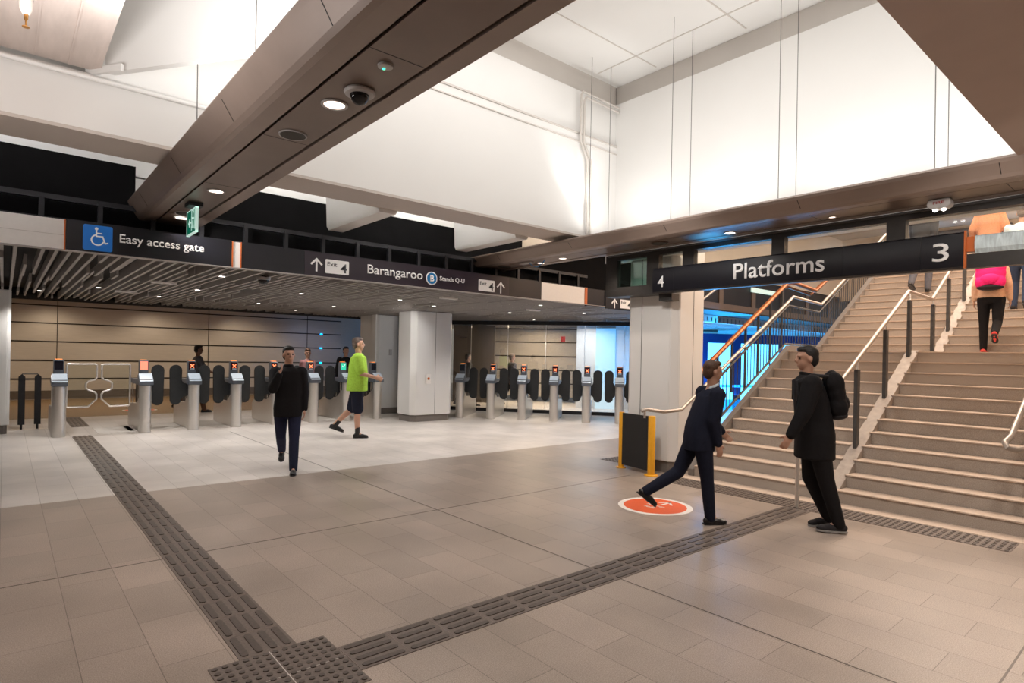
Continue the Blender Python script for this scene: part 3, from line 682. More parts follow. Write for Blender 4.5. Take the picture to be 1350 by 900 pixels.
# ------------------------------------------------------------------ diagonal glass wall and what lies behind it
GA = Vector((10.30,15.83)); GB = Vector((14.6,10.29)); gd = (GB-GA).normalized(); gn = Vector((-gd.y,gd.x))
gw = empty('glass_wall', (GA.x,GA.y,0), 'tall frameless glass wall behind the diagonal row of gates', 'glass wall')
L_ = (GB-GA).length
MB().quadbox(GA,GB,0,.10,.08).build('base_channel','black',gw)
MB().quadbox(GA,GB,2.66,2.78,.10).build('head_channel','black',gw)
n = 6; 
for i in range(n):
    q0 = GA+gd*(L_*i/n+.008); q1 = GA+gd*(L_*(i+1)/n-.008)
    MB().quadbox(q0,q1,.10,2.66,.015).build('glass_pane','glass_dark',gw)
    if i: MB().quadbox(q0-gd*.014,q0-gd*.002,.10,2.66,.012).build('joint','col_white',gw)
A2 = GA+gn*4.5-gd*.2; B2 = GB+gn*4.5+gd*2
w2 = MB().quadbox(A2,B2,0.2,3.3,.2)
struct('wall_diagonal', w2, 'panel_beige', 'beige panelled wall seen through the diagonal glass wall', 'wall')
l2 = MB()
for z in (2.75,2.25,1.72,1.2,.7): l2.quadbox(A2-gn*.012,B2-gn*.012,z-.02,z+.02,.02)
struct('trim_10', l2, 'panel_line', 'dark channels on the wall behind the diagonal glass', 'wall trim')
struct('wall_diagonal', MB().quadbox(GA+gn*3.2-gd*.4,GA+gn*3.2+gd*1.15,0,3.3,.1), 'skirt', 'dark panel behind the left end of the diagonal glass wall', 'wall')
struct('wall_diagonal', MB().quadbox(GA+gn*2.4+gd*4.2,GA+gn*2.4+gd*4.85,0,2.9,.4), 'col_white', 'white wall panel behind the right part of the diagonal glass wall', 'wall')
tag(MB().quadbox(GA+gn*2.35+gd*4.85,GA+gn*2.35+gd*5.5,.0,2.7,.1).build('glow_wall_panel','blue_grad',None),'tall white wall panel with a painted blue glow behind the diagonal glass wall','wall panel')
struct('wall_diagonal', MB().quadbox(GA+gn*2.4+gd*5.5,GA+gn*2.4+gd*8,0,2.9,.1), 'col_white', 'pale wall right of the blue lit panel', 'wall')
q = GA+gn*1.6+gd*3.75
tag(MB().quadbox(q,q+gd*.15,2.20,2.38,.02).build('hanging_sign','red',None),'small red sign behind the diagonal glass wall','sign')
struct('wall_back', MB().quadbox((9.25,17.0),(10.25,15.85),2.3,ZC,.1), 'cream', 'lit bulkhead between the central column and the glass wall', 'wall')
tag(MB().quadbox((9.9,16.3),(9.95,16.24),0,2.3,.06).build('door_post','black',None),'black upright left of the diagonal glass wall','post')

# ------------------------------------------------------------------ ticket gates
X_MARK = strokes([[(-.032,-.032),(.032,.032)],[(-.032,.032),(.032,-.032)]], .020)
T_MARK = strokes([[(-.034,0),(-.008,-.028),(.036,.034)]], .015)
def make_gate(kind, left=True, right=True):
    r = empty('ticket_gate', (0,0,0), 'x', 'ticket gate', 'ticket gates')
    MB().lathe((0,.11,0),[(.112,0),(.112,.97),(.10,.975)],40).build('front_post','steel',r,smooth=True)
    MB().prism([(.15,0),(1.62,0),(1.66,.04),(1.66,.40),(1.55,.50),(.55,.56),(.15,.80)],'x',-.085,.085).build('cabinet','steel',r,bevel=.01)
    MB().prism([(.18,.95),(1.45,.95),(1.55,.99),(1.50,1.05),(.25,1.07),(.18,1.03)],'x',-.075,.075).build('top_housing','housing',r,bevel=.01)
    rods = MB()
    for y in (.36,.60,1.3): rods.cyl((-.05,y,.45),(-.05,y,.97),.012,n=10).cyl((.05,y,.45),(.05,y,.97),.012,n=10)
    rods.build('support_rods','chrome',r,smooth=True)
    MB().box((-.05,.40,.55),(.05,.95,.95)).build('mechanism_box','black',r,bevel=.01)
    h = MB().prism([(-.03,.96),(.24,.96),(.24,1.17),(.16,1.19),(-.02,1.06)],'x',-.125,.125).build('reader_head','housing',r,bevel=.012)
    MB().add([(-.115,-.026,1.052),(.115,-.026,1.052),(.115,.155,1.198),(-.115,.155,1.198),(-.115,-.034,1.040),(.115,-.034,1.040),(.115,.165,1.188),(-.115,.165,1.188)],
             [(0,1,2,3),(4,7,6,5),(0,4,5,1),(1,5,6,2),(2,6,7,3),(3,7,4,0)]).build('reader_pad','reader',h)
    d = MB().prism([(.30,1.02),(.46,1.02),(.44,1.46),(.33,1.47),(.315,1.44)],'x',-.082,.082).build('display_post','housing',r,bevel=.01)
    MB().box((-.055,.335,1.465),(.055,.43,1.476)).build('status_lamp','led_orange',d)
    MB().add([(-.066,.307,1.27),(.066,.307,1.27),(.066,.312,1.44),(-.066,.312,1.44),(-.066,.315,1.27),(.066,.315,1.27),(.066,.32,1.44),(-.066,.32,1.44)],
             [(0,1,2,3),(4,7,6,5),(0,4,5,1),(1,5,6,2),(2,6,7,3),(3,7,4,0)]).build('screen',dict(off='screen_black',red='screen_red',x='screen_dark',tick='screen_green',back='screen_black')[kind],d)
    if kind=='x': flat(X_MARK,(0,.304,1.355),(1,0,0),(0,0,1),'cross_mark','led_x',d)
    if kind=='tick': flat(T_MARK,(0,.304,1.37),(1,0,0),(0,0,1),'tick_mark','exit_white',d)
    if kind=='x': MB().box((-.045,.303,1.278),(.045,.308,1.30)).build('message_bar','reader',d)
    for sd,on in ((-1,left),(1,right)):
        if not on: continue
        pl = []
        for k in range(20):
            a = 2*PI*k/20
            pl.append((sd*.28+.122*math.cos(a)*(.94 if math.sin(a)<0 else 1), (1.25 if math.sin(a)>=0 else .63)+.122*math.sin(a)))
        P_ = MB().prism(pl,'y',.46,.50).build('paddle','paddle',r,bevel=.012)
        MB().prism([(sd*.05,.96),(sd*.13,.98),(sd*.20,1.10),(sd*.24,1.0),(sd*.24,.68),(sd*.20,.60),(sd*.13,.68),(sd*.05,.70)],'y',.47,.49).build('paddle_arm','paddle',P_)
    return r
protos = {}
def gate(x,y,rz,kind,label,group,left=True,right=True):
    k = (kind,left,right)
    if k not in protos: o = protos[k] = make_gate(*k)
    else: o = copy_tree(protos[k])
    o.location = (x,y,0); o.rotation_euler = (0,0,rz); o['label'] = label; o['group'] = group
    return o
GL = 'ticket gates in the left row'; YG = 14.06
gate(.81,YG,0,'off','leftmost gate post with a dark screen, beside the black bollards',GL,False,False)
gate(2.22,YG,0,'red','gate with a solid red lit screen right of the wide chrome loop gate',GL,False,True)
gate(3.12,YG,0,'x','red cross gate, third post of the left row',GL)
gate(3.98,YG,0,'x','red cross gate, fourth post of the left row',GL)
gate(4.87,YG,0,'x','red cross gate just left of the man in the black jacket',GL)
gate(5.75,YG,0,'x','red cross gate just right of the man in the black jacket',GL)
gate(6.60,YG,0,'tick','gate with a green tick screen beside the man in the lime shirt',GL)
gate(7.45,YG,0,'back','end gate of the left row nearest the white column',GL,True,False)
GR = 'ticket gates in the diagonal right row'
P0 = Vector((9.42,13.25)); P1 = Vector((12.15,9.95)); ang = math.atan2(.77,-.637)*-1+PI
ang = math.atan2(P1.y-P0.y,P1.x-P0.x)
names = ['first gate of the diagonal row, nearest the central white column','second gate of the diagonal row','third gate of the diagonal row','fourth gate of the diagonal row','fifth gate of the diagonal row','sixth gate of the diagonal row, nearest the stair column']
for i in range(7):
    p = P0+(P1-P0)*(i/5)
    gate(p.x,p.y,ang,'back' if i==0 else 'x',(names[i]+(' with a blank display' if i==0 else ' with a red cross display')) if i<6 else 'partly hidden seventh gate of the diagonal row behind the column',GR,i>0,True)
# wide access gate loops
def zc(v): return 1.38-.84*((v-357)/261)
lp = [(.93,1.36),(.95,1.38),(1.38,1.38),(1.41,1.355),(1.41,1.12),(1.38,1.075),(1.28,1.045),(1.235,1.0),(1.235,.91),(1.28,.865),(1.38,.83),(1.41,.78),(1.41,.69),(1.27,.54),(.95,.54),(.93,.56),(.93,1.36)]
for s,lab in ((0,'left leaf of the wide access gate, a chrome loop with glass'),(1,'right leaf of the wide access gate, a chrome loop with glass')):
    r = empty('access_gate_leaf', (1.17 if not s else 1.73,14.32,0), lab, 'gate', 'chrome loop gate leaves')
    pts = [((x if not s else 2.90-x),14.32,z) for x,z in lp]
    MB().tube(pts,.018,10).build('loop_frame','steel',r,smooth=True)
    pg = [(p[0],p[2]) for p in pts[:-1]]
    MB().prism(pg,'y',14.316,14.324).build('glass_pane','glass',r)
# black posts at left
r = empty('barrier_rail', (.41,15.75,0), 'pair of short black posts joined by a thin bar left of the gates', 'barrier')
for x in (.29,.55):
    MB().prism([(x-.055,.10),(x+.055,.10),(x+.055,1.08),(x,1.14),(x-.055,1.08)],'y',15.75,15.80).build('post','black',r)
    MB().cyl((x,15.775,0),(x,15.775,.12),.02).build('foot','black',r,smooth=True)
MB().cyl((.29,15.775,1.14),(.55,15.775,1.14),.010).build('crossbar','postgrey',r,smooth=True)
MB().box((.05,15.7,0),(.72,15.85,.006)).build('floor_plate','steel',r)

# ------------------------------------------------------------------ tactile paving
def stadium(cx,cy,L_,W_,n=5,along='y'):
    pts=[]
    for k in range(n+1):
        a = PI*k/n; pts.append((W_/2*math.cos(a), L_/2-W_/2+W_/2*math.sin(a)))
    for k in range(n+1):
        a = PI+PI*k/n; pts.append((W_/2*math.cos(a), -(L_/2-W_/2)+W_/2*math.sin(a)))
    if along=='x': pts=[(b,a) for a,b in pts]
    return [(cx+a,cy+b) for a,b in pts]
def strip(name,label,x0,x1,y0,y1,along,pitch=.305):
    r = empty(name,((x0+x1)/2,(y0+y1)/2,0),label,'tactile paving')
    MB().box((x0,y0,0),(x1,y1,.004)).build('base_tiles','tactile',r)
    b = MB(); j_ = MB()
    if along=='y':
        n=int(round((y1-y0)/pitch)); w=(x1-x0)/4
        for i in range(n):
            for k in range(4): b.prism(stadium(x0+w*(k+.5),y0+pitch*(i+.5),pitch*.86,w*.50),'z',.004,.009)
            j_.box((x0,y0+pitch*i-.002,.004),(x1,y0+pitch*i+.002,.0048))
    else:
        n=int(round((x1-x0)/pitch)); w=(y1-y0)/4
        for i in range(n):
            for k in range(4): b.prism(stadium(x0+pitch*(i+.5),y0+w*(k+.5),pitch*.86,w*.50,along='x'),'z',.004,.009)
            j_.box((x0+pitch*i-.002,y0,.004),(x0+pitch*i+.002,y1,.0048))
    o = b.build('raised_bars','tactile_top',r); o['kind']='stuff'
    o = j_.build('tile_joints','nosing_dark',r); o['kind']='stuff'
    return r
strip('tactile_strip','dark tactile guide strip running from the near corner to the access gate',1.01,1.325,3.44,14.05,'y')
strip('tactile_strip','dark tactile guide strip running from the near corner to the stairs',1.49,7.0,2.94,3.25,'x')
strip('tactile_strip','short dark tactile strip beyond the access gate',1.12,1.44,15.75,18.0,'y')
def dots(name,label,x0,x1,y0,y1,px,cone=.012,rad=.016):
    r = empty(name,((x0+x1)/2,(y0+y1)/2,0),label,'tactile paving')
    MB().box((x0,y0,0),(x1,y1,.004)).build('base_tiles','tactile',r)
    b=MB(); nx=int((x1-x0)/px); ny=int((y1-y0)/px)
    for i in range(nx):
        for k in range(ny):
            c=(x0+(i+.5)*(x1-x0)/nx, y0+(k+.5)*(y1-y0)/ny)
            b.prism(disc2(rad,10,c),'z',.004,.009)
    o=b.build('raised_dots','tactile_top',r); o['kind']='stuff'
    return r
d = dots('tactile_pad','square dotted tactile pad where the two guide strips meet',.85,1.485,2.82,3.44,.052)
MB().box((1.165,2.82,.004),(1.169,3.44,.005)).box((.85,3.128,.004),(1.485,3.132,.005)).build('tile_joints','reveal',d)
dots('tactile_pad','dotted tactile band along the foot of the stairs',7.02,7.44,1.18,5.10,.06,rad=.018)
dots('tactile_pad','dark dotted tactile mat left of the stair column',7.66,8.7,6.12,6.66,.07,rad=.02)
struct('trim_11', MB().box((2.0,14.5,0),(8.2,15.7,.003)).box((1.45,14.3,0),(2.1,15.4,.003)), 'reveal', 'fine textured threshold strip under the left row of gates', 'floor strip')

# floor decals
def decal(cx,cy,r_,label,txt=True):
    d = empty('floor_decal',(cx,cy,0),label,'floor sticker')
    MB().lathe((cx,cy,0),[(r_,0),(r_,.0015)],64).build('border','decal_white',d)
    MB().lathe((cx,cy,0.0015),[(r_*.85,0),(r_*.85,.0012)],64).build('disc','decal_orange',d)
    if txt:
        flat([[(a*1.0,b) for a,b in pl] for pl in arrow2(.17,.17,.028)],(cx+.09,cy-.02,.0028),(0,-1,0),(1,0,0),'arrow','decal_white',d,thick=.0005)
        text_mesh('Keep', .24,.07,.01,'decal_white',parent=d,origin=(cx-.02,cy+.12,.0028),right=(0,-1,0),up=(1,0,0),thick=.0005)
        text_mesh('left', .14,.07,.01,'decal_white',parent=d,origin=(cx-.12,cy+.07,.0028),right=(0,-1,0),up=(1,0,0),thick=.0005)
    return d
decal(5.77,4.17,.42,'round orange floor sticker with a white arrow in front of the stairs')
decal(2.9,19.3,.42,'faint orange floor sticker in the passage behind the gates',False)

# yellow barrier by the column
r = empty('barrier_gate', (7.4,5.6,0), 'yellow post barrier with black mesh panel at the foot of the white column', 'barrier')
for (x,y,rd,h) in ((7.22,5.30,.052,.87),(7.36,5.97,.042,.87)):
    p_ = MB().lathe((x,y,0),[(rd,0.0),(rd,h-.01),(rd*.9,h)],28).build('post','yellow',r,smooth=True)
    MB().lathe((x,y,0),[(rd*1.9,0),(rd*1.9,.012),(rd*1.7,.018)],28).build('flange','yellow',p_,smooth=True)
MB().quadbox((7.26,5.38),(7.35,5.92),.06,.86,.03).build('mesh_panel','mesh_black',r)

# ------------------------------------------------------------------ small ceiling lamps over the gates
spots = [(.51,14.72,'over the leftmost gate'),(1.28,13.02,'in front of the access gate'),(2.43,14.13,'over the second gate'),(2.65,11.93,'in front of the second gate'),(2.42,9.44,'just behind the narrow white fascia strip'),
         (4.39,14.08,'over the fourth gate'),(4.20,11.02,'under the Exit 4 end of the plum sign'),(5.76,15.47,'behind the left row of gates'),(5.88,13.40,'in front of the left row near the lime shirt'),(6.04,10.6,'between the plum sign and the left row'),
         (8.19,15.27,'between the two white columns'),(10.77,9.97,'in front of the diagonal gates'),(11.9,13.01,'behind the diagonal gates'),(8.59,9.2,'behind the right half of the fascia'),(7.3,11.3,'between the fascia and the central column'),(9.6,11.4,'left of the diagonal gates')]
for x,y,n in spots:
    downlight(x,y,ZC-.002,.055,'bright round ceiling lamp '+n,'round lamps in the slatted ceiling','lamp')
for x,y,n in ((1.95,11.0,'near the access sign'),(1.75,13.4,'over the access gate'),(6.4,9.4,'under the Barangaroo sign'),(9.3,10.2,'near the diagonal gates')):
    tag(MB().box((x-.18,y-.05,ZC-.03),(x+.18,y+.05,ZC)).build('strip_lamp','fascia_white',None),'short pale strip fitting in the slatted ceiling '+n,'ceiling light','strip fittings in the slatted ceiling')
r = empty('security_camera', (2.9,9.1,ZC), 'small dark dome camera under the slatted ceiling behind the fascia', 'camera')
MB().lathe((2.9,9.1,ZC-.04),[(.09,0),(.10,.02),(.10,.04)]).build('housing','plastic_white',r,smooth=True)
MB().ell((2.9,9.1,ZC-.04),(.075,.075,.07)).build('dome','dome',r,smooth=True)

# ------------------------------------------------------------------ people
def remesh(mb, name, mat, parent, vox=.012, smooth=2):
    me = bpy.data.meshes.new(name); me.from_pydata([tuple(v) for v in mb.v], [], mb.f); me.update()
    bm = bmesh.new(); bm.from_mesh(me); bmesh.ops.recalc_face_normals(bm, faces=bm.faces); bm.to_mesh(me); bm.free()
    ob = bpy.data.objects.new('tmp', me); C.objects.link(ob)
    md = ob.modifiers.new('r','REMESH'); md.mode='VOXEL'; md.voxel_size=vox; md.use_smooth_shade=True
    if smooth:
        ms = ob.modifiers.new('s','SMOOTH'); ms.factor=.5; ms.iterations=smooth
    dg = bpy.context.evaluated_depsgraph_get(); dg.update()
    m2 = bpy.data.meshes.new_from_object(ob.evaluated_get(dg)); bpy.data.objects.remove(ob); bpy.data.meshes.remove(me)
    for p in m2.polygons: p.use_smooth=True
    m2.name=name; m2.materials.clear(); m2.materials.append(M[mat])
    o = bpy.data.objects.new(name, m2); C.objects.link(o); o.parent=parent; return o
def loft(mb, rings, n=20):
    """rings: (centre, rx, ry, pitch angle) ellipses stacked into a closed form"""
    vs=[]; fs=[]
    for c,rx,ry,p in rings:
        for k in range(n):
            a=2*PI*k/n; q=2.4
            ca,sa=math.cos(a),math.sin(a)
            vx=abs(ca)**(2/q)*(1 if ca>=0 else -1)*rx; vy=abs(sa)**(2/q)*(1 if sa>=0 else -1)*ry
            vs.append((c[0]+vx, c[1]+vy*math.cos(p), c[2]-vy*math.sin(p)))
    m=len(rings)
    for i in range(m-1):
        for k in range(n): fs.append((i*n+k,i*n+(k+1)%n,(i+1)*n+(k+1)%n,(i+1)*n+k))
    fs+=[list(range(n))[::-1],list(range((m-1)*n,m*n))]
    mb.add(vs,fs)
def limb(mb, pts, rs, n=14):
    for i in range(len(pts)-1):
        mb.tube([pts[i],pts[i+1]],[rs[i],rs[i+1]],n)
    for p,r_ in zip(pts,rs): mb.ell(p,(r_,r_,r_),nu=14,nv=8)
def person(label, ground, facing, H=1.75, plant='R', lean=0., legs=None, arms=None, head=(0,0), build=1., female=False,
           skin='skin', hair=('short','hair_black'), top=('jacket','c_black'), bottom=('trousers','c_navy2'), shoes='leather', sole='black', collar=None, vox=.012, group=None, belly=0.):
    """facing = plan direction the figure looks towards; ground = point under the planted ankle"""
    s = H/1.75
    rz = math.atan2(-facing[0], facing[1])
    legs = legs or dict(R=(20,5,0),L=(-20,15,0)); arms = arms or dict(R=(-20,6,15),L=(20,6,20))
    rad = math.radians
    hipw=.095*build; shw=(.175 if not female else .155)*build
    J={}
    P=Vector((0,0,0))
    for sd,sg in (('R',1),('L',-1)):
        th,kn,ft = legs[sd]
        hip=Vector((sg*hipw,0,-.02)); k=hip+Vector((0,math.sin(rad(th)),-math.cos(rad(th))))*.43
        sh=rad(th-kn); an=k+Vector((0,math.sin(sh),-math.cos(sh)))*.42
        fd=Vector((0,math.cos(rad(ft)),math.sin(rad(ft))))   # toe direction
        up=Vector((0,-math.sin(rad(ft)),math.cos(rad(ft))))
        J[sd]=(hip,k,an,fd,up)
    low=min(min((J[q][2]-J[q][4]*.085+J[q][3]*t).z for t in (-.06,.19)) for q in 'RL')
    off=Vector((0,0,-low))
    if True:
        a=J[plant][2]; off.x=-a.x; off.y=-a.y
    for q in 'RL': J[q]=(J[q][0]+off,J[q][1]+off,J[q][2]+off,J[q][3],J[q][4])
    pel=off.copy()
    ln=rad(lean); sp=Vector((0,math.sin(ln),math.cos(ln)))
    waist=pel+Vector((0,0,.12))+sp*.02; chest=pel+Vector((0,0,.10))+sp*.26; neck=pel+Vector((0,0,.08))+sp*.50
    shc=pel+Vector((0,0,.08))+sp*.42
    hn=rad(lean*.5+head[1]); hd=neck+Vector((0,math.sin(hn),math.cos(hn)))*.165
    A={}
    for sd,sg in (('R',1),('L',-1)):
        up_,ab,el = arms[sd][:3]; inw = arms[sd][3] if len(arms[sd])>3 else 0
        S_=shc+Vector((sg*shw,0,0))
        a1=rad(up_); b=rad(ab)
        d1=Vector((sg*math.sin(b),math.sin(a1)*math.cos(b),-math.cos(a1)*math.cos(b)))
        E_=S_+d1*.29
        a2=rad(up_+el); d2=Vector((-sg*math.sin(rad(inw))+sg*math.sin(b)*.3,math.sin(a2)*math.cos(rad(inw)),-math.cos(a2)*math.cos(rad(inw)))).normalized()
        W_=E_+d2*.25
        A[sd]=(S_,E_,W_,d2)
    Q=lambda v: v*s
    bw=build
    root=empty('person',(ground[0],ground[1],ground[2] if len(ground)>2 else 0),label,'person',group,rz)
    # --- body
    b=MB()
    loft(b,[(Q(pel+Vector((0,0,-.07))),.12*bw*s,.09*bw*s,0),(Q(pel),.165*bw*s,.115*bw*s,0),(Q(waist),.140*bw*s,(.10+belly*.5)*bw*s,-ln*.4),(Q(chest),.155*bw*s,.112*bw*s,-ln),(Q(shc+sp*.0),(.165 if not female else .145)*bw*s,.095*bw*s,-ln),(Q(shc+sp*.055),.09*bw*s,.06*s,-ln)])
    limb(b,[Q(shc),Q(neck),Q(hd-Vector((0,.01,.05)))],[.07*s,.056*s,.055*s])
    for sd in 'RL':
        hip,k,an,fd,upv=J[sd]
        shd=(k-an).normalized(); mid=(k+an)*.5+shd*.05+shd.cross(Vector((1,0,0)))*-.008
        limb(b,[Q(hip),Q((hip+k)*.5),Q(k),Q(mid),Q(an)],[.088*bw*s,.075*bw*s,.056*s,.055*s,.038*s])
        limb(b,[Q(an),Q(an-upv*.045+fd*.10)],[.034*s,.018*s])
        S_,E_,W_,d2=A[sd]
        limb(b,[Q(S_),Q(E_),Q(E_+d2*.08),Q(W_)],[.052*bw*s,.04*s,.04*s,.027*s])
        # hand
        sg=1 if sd=='R' else -1
        side=Vector((0,1,0)) if abs(d2.y)<.8 else Vector((-sg*.3,0,1)); side=(side-d2*side.dot(d2)).normalized(); nrm=d2.cross(side).normalized()*(-sg)
        rot=Matrix((nrm,side,d2)).transposed()
        pc=W_+d2*.05; b.ell(Q(pc),(.016*s,.042*s,.05*s),rot)
        for i,(o,l) in enumerate(((.030,.068),(.010,.078),(-.011,.072),(-.031,.056))):
            st_=pc+side*o+d2*.038; d3=(d2+nrm*.35).normalized(); d4=(d2+nrm*.95).normalized()
            limb(b,[Q(st_),Q(st_+d3*l*.5),Q(st_+d3*l*.5+d4*l*.5)],[.0092*s,.0085*s,.0075*s],8)
        st_=pc+side*.034-d2*.02; limb(b,[Q(st_),Q(st_+(side*.8+d2*.6+nrm*.3).normalized()*.035),Q(st_+(side*.8+d2*.6+nrm*.3).normalized()*.035+(d2+nrm*.5+side*.2).normalized()*.03)],[.012*s,.010*s,.009*s],8)
    # head, turned and tilted
    hr=Matrix.Rotation(rad(-head[0]),3,'Z')@Matrix.Rotation(-hn,3,'X')
    def hp(x,y,z): return Q(hd)+hr@(Vector((x,y,z))*s)
    b.ell(hp(0,-.008,.035),(.076*s,.096*s,.09*s),hr); b.ell(hp(0,.022,-.03),(.058*s,.070*s,.085*s),hr)
    b.ell(hp(0,.055,-.085),(.026*s,.026*s,.02*s),hr)
    b.tube([hp(0,.080,.03),hp(0,.110,-.018)],[.008*s,.016*s],8); b.ell(hp(0,.100,-.02),(.016*s,.014*s,.011*s),hr)
    b.ell(hp(0,.084,-.052),(.025*s,.012*s,.007*s),hr); b.ell(hp(0,.082,-.063),(.021*s,.012*s,.007*s),hr)
    b.ell(hp(0,.078,.036),(.05*s,.018*s,.010*s),hr)
    for sg in (-1,1): b.ell(hp(sg*.078,-.008,-.005),(.010*s,.020*s,.032*s),hr)
    remesh(b,'body',skin,root,min(vox,.010),1)
    e=MB()
    for sg in (-1,1): e.ell(hp(sg*.031,.080,.012),(.014*s,.011*s,.008*s),hr)
    e.build('eyes','eye',root,smooth=True,world=False)
    # hair
    h=MB()
    if hair[0]!='none':
        h.ell(hp(0,-.026,.055),(.084*s,.092*s,.086*s),hr); h.ell(hp(0,-.052,.0),(.078*s,.062*s,.085*s),hr); h.ell(hp(0,.035,.098),(.066*s,.055*s,.035*s),hr)
        if hair[0]=='long': h.ell(hp(0,-.07,-.10),(.08*s,.05*s,.16*s),hr); 
        if hair[0]=='bun': h.ell(hp(0,-.10,.10),(.045*s,.045*s,.045*s),hr)
        remesh(h,'hair',hair[1],root,.012,1)
    # trousers
    t=MB(); short=bottom[0]=='shorts'
    loft(t,[(Q(pel+Vector((0,0,-.09))),.13*bw*s,.105*bw*s,0),(Q(pel+Vector((0,0,-.01))),.178*bw*s,.13*bw*s,0),(Q(pel+Vector((0,0,.10))),.158*bw*s,(.115+belly*.5)*bw*s,0)])
    tight=.93 if bottom[0]=='leggings' else 1.
    for sd in 'RL':
        hip,k,an,fd,upv=J[sd]
        if short: kk=hip+(k-hip)*.95; limb(t,[Q(hip),Q((hip+k)*.5),Q(kk)],[.098*bw*s,.094*bw*s,.090*bw*s])
        else: limb(t,[Q(hip),Q((hip+k)*.5),Q(k),Q((k+an)*.5),Q(an-(k-an).normalized()*.015)],[.105*bw*s*tight,.090*bw*s*tight,.072*bw*s*tight,.068*s*tight,.058*s*tight])
    remesh(t,bottom[0],bottom[1],root,vox,2)
    # top
    g=MB(); jk=top[0]; th={'jacket':.030,'coat':.036,'shirt':.014,'polo':.034}[jk]; hem={'jacket':-.14,'coat':-.24,'shirt':-.02,'polo':-.10}[jk]
    rings=[]
    if hem<-.05: rings.append((Q(pel+Vector((0,.0,hem))),(.165*bw+th)*s,(.125*bw+th+belly*.3)*s,0))
    rings+=[(Q(pel+Vector((0,0,0.))),(.168*bw+th)*s,(.118*bw+th+belly*.4)*s,0),(Q(waist+Vector((0,belly*.25,0))),(.150*bw+th)*s,(.108*bw+th+belly*.5)*s,-ln*.4),(Q(chest),(.163*bw+th)*s,(.115*bw+th)*s,-ln),(Q(shc+sp*.01),((.168 if not female else .150)*bw+th)*s,(.092*bw+th)*s,-ln),(Q(shc+sp*.06),.105*bw*s,(.07+th*.5)*s,-ln),(Q(shc+sp*.085),.068*s,.066*s,-ln)]
    loft(g,rings)
    for sd in 'RL':
        S_,E_,W_,d2=A[sd]
        if jk=='polo': limb(g,[Q(S_),Q(S_+(E_-S_)*.75)],[(.056*bw+th)*s,(.052*bw+th)*s])
        else: limb(g,[Q(S_),Q((S_+E_)*.5),Q(E_),Q(W_-d2*.01)],[(.056*bw+th)*s,(.050*bw+th*.9)*s,(.046+th*.8)*s,(.034+th*.5)*s])
    remesh(g,{'jacket':'jacket','coat':'coat','shirt':'shirt','polo':'polo_shirt'}[jk],top[1],root,vox,2)
    if collar:
        c=MB(); loft(c,[(Q(shc+sp*.065),.075*s,.072*s,-ln),(Q(shc+sp*.115+Vector((0,.005,0))),.063*s,.066*s,-ln)]); remesh(c,'collar',collar,root,vox,1)
    # shoes
    for sd in 'RL':
        hip,k,an,fd,upv=J[sd]
        rt=Matrix((Vector((1,0,0)),fd,upv)).transposed()
        sh=MB(); c0=an-upv*.045
        sh.ell(Q(c0-fd*.02),(.042*s,.062*s,.045*s),rt); sh.ell(Q(c0+fd*.07-upv*.006),(.045*s,.085*s,.042*s),rt); sh.ell(Q(c0+fd*.135-upv*.012),(.046*s,.062*s,.032*s),rt)
        limb(sh,[Q(an+(k-an).normalized()*(.02 if not short else .10)),Q(c0)],[.046*s,.044*s])
        so_=remesh(sh,'shoe',shoes,root,.009,1)
        m_=MB(); 
        for q,w_ in ((-.07,.034),(0,.040),(.12,.045),(.185,.03)):
            pass
        pl=[(-.03,-.075),(.03,-.075),(.04,-.02),(.036,.04),(.046,.12),(.034,.18),(0,.198),(-.034,.18),(-.046,.12),(-.036,.04),(-.04,-.02)]
        vs=[Q(an+Vector((x,0,0))+fd*y-upv*.087) for x,y in pl]+[Q(an+Vector((x,0,0))+fd*y-upv*.070) for x,y in pl]; n_=len(pl)
        m_.add(vs,[list(range(n_))[::-1],list(range(n_,2*n_))]+[(i,(i+1)%n_,n_+(i+1)%n_,n_+i) for i in range(n_)])
        m_.build('sole',sole,so_,world=False)
    info=dict(root=root,rz=rz,s=s,shc=Q(shc),sp=sp,pel=Q(pel),chest=Q(chest),A=A,ln=ln)
    return info
def backpack(info, mat, label, w=.30, h=.42, d=.17, straps=True, trim='c_dark', extra=.0):
    s=info['s']; sp=info['sp']; bk=Vector((0,-sp.z,sp.y)); c=info['chest']+bk*(.13*s+d/2+extra)
    o=info['root'].location; Rz=Matrix.Rotation(info['rz'],3,'Z')
    r=empty('backpack',o,label,'backpack',None,info['rz'])
    rot=Matrix((Vector((1,0,0)),bk,sp)).transposed()
    b=MB(); 
    b.ell(c+sp*.02,(w/2*1.02,d/2*1.1,h/2*1.04),rot)
    for q in (-1,1): 
        for z in (-1,1): b.ell(c+Vector((q*w*.24,0,0))+sp*(z*h*.25),(w*.27,d*.5,h*.27),rot)
    remesh(b,'pack',mat,r,.012,3)
    p=MB(); p.ell(c+bk*(d*.35)-sp*(h*.18),(w*.34,d*.32,h*.20),rot); remesh(p,'front_pocket',mat,r,.012,2)
    p=MB(); p.ell(c-sp*(h*.45),(w*.46,d*.5,h*.10),rot); remesh(p,'base_panel',trim,r,.012,2)
    if straps:
        for q in (-1,1):
            sh=info['shc']
            MB().tube([c+Vector((q*.09*s,0,0))+sp*h*.4, sh+Vector((q*.10*s,0,0))+sp*.085*s+bk*.03, sh+Vector((q*.11*s,0,0))+sp*.04*s-bk*.115*s, info['chest']+Vector((q*.14*s,0,0))-bk*.142*s, info['chest']+Vector((q*.17*s,0,0))-sp*.10+bk*.05],.018,8).build('strap',trim,r,smooth=True,world=False)
    return r

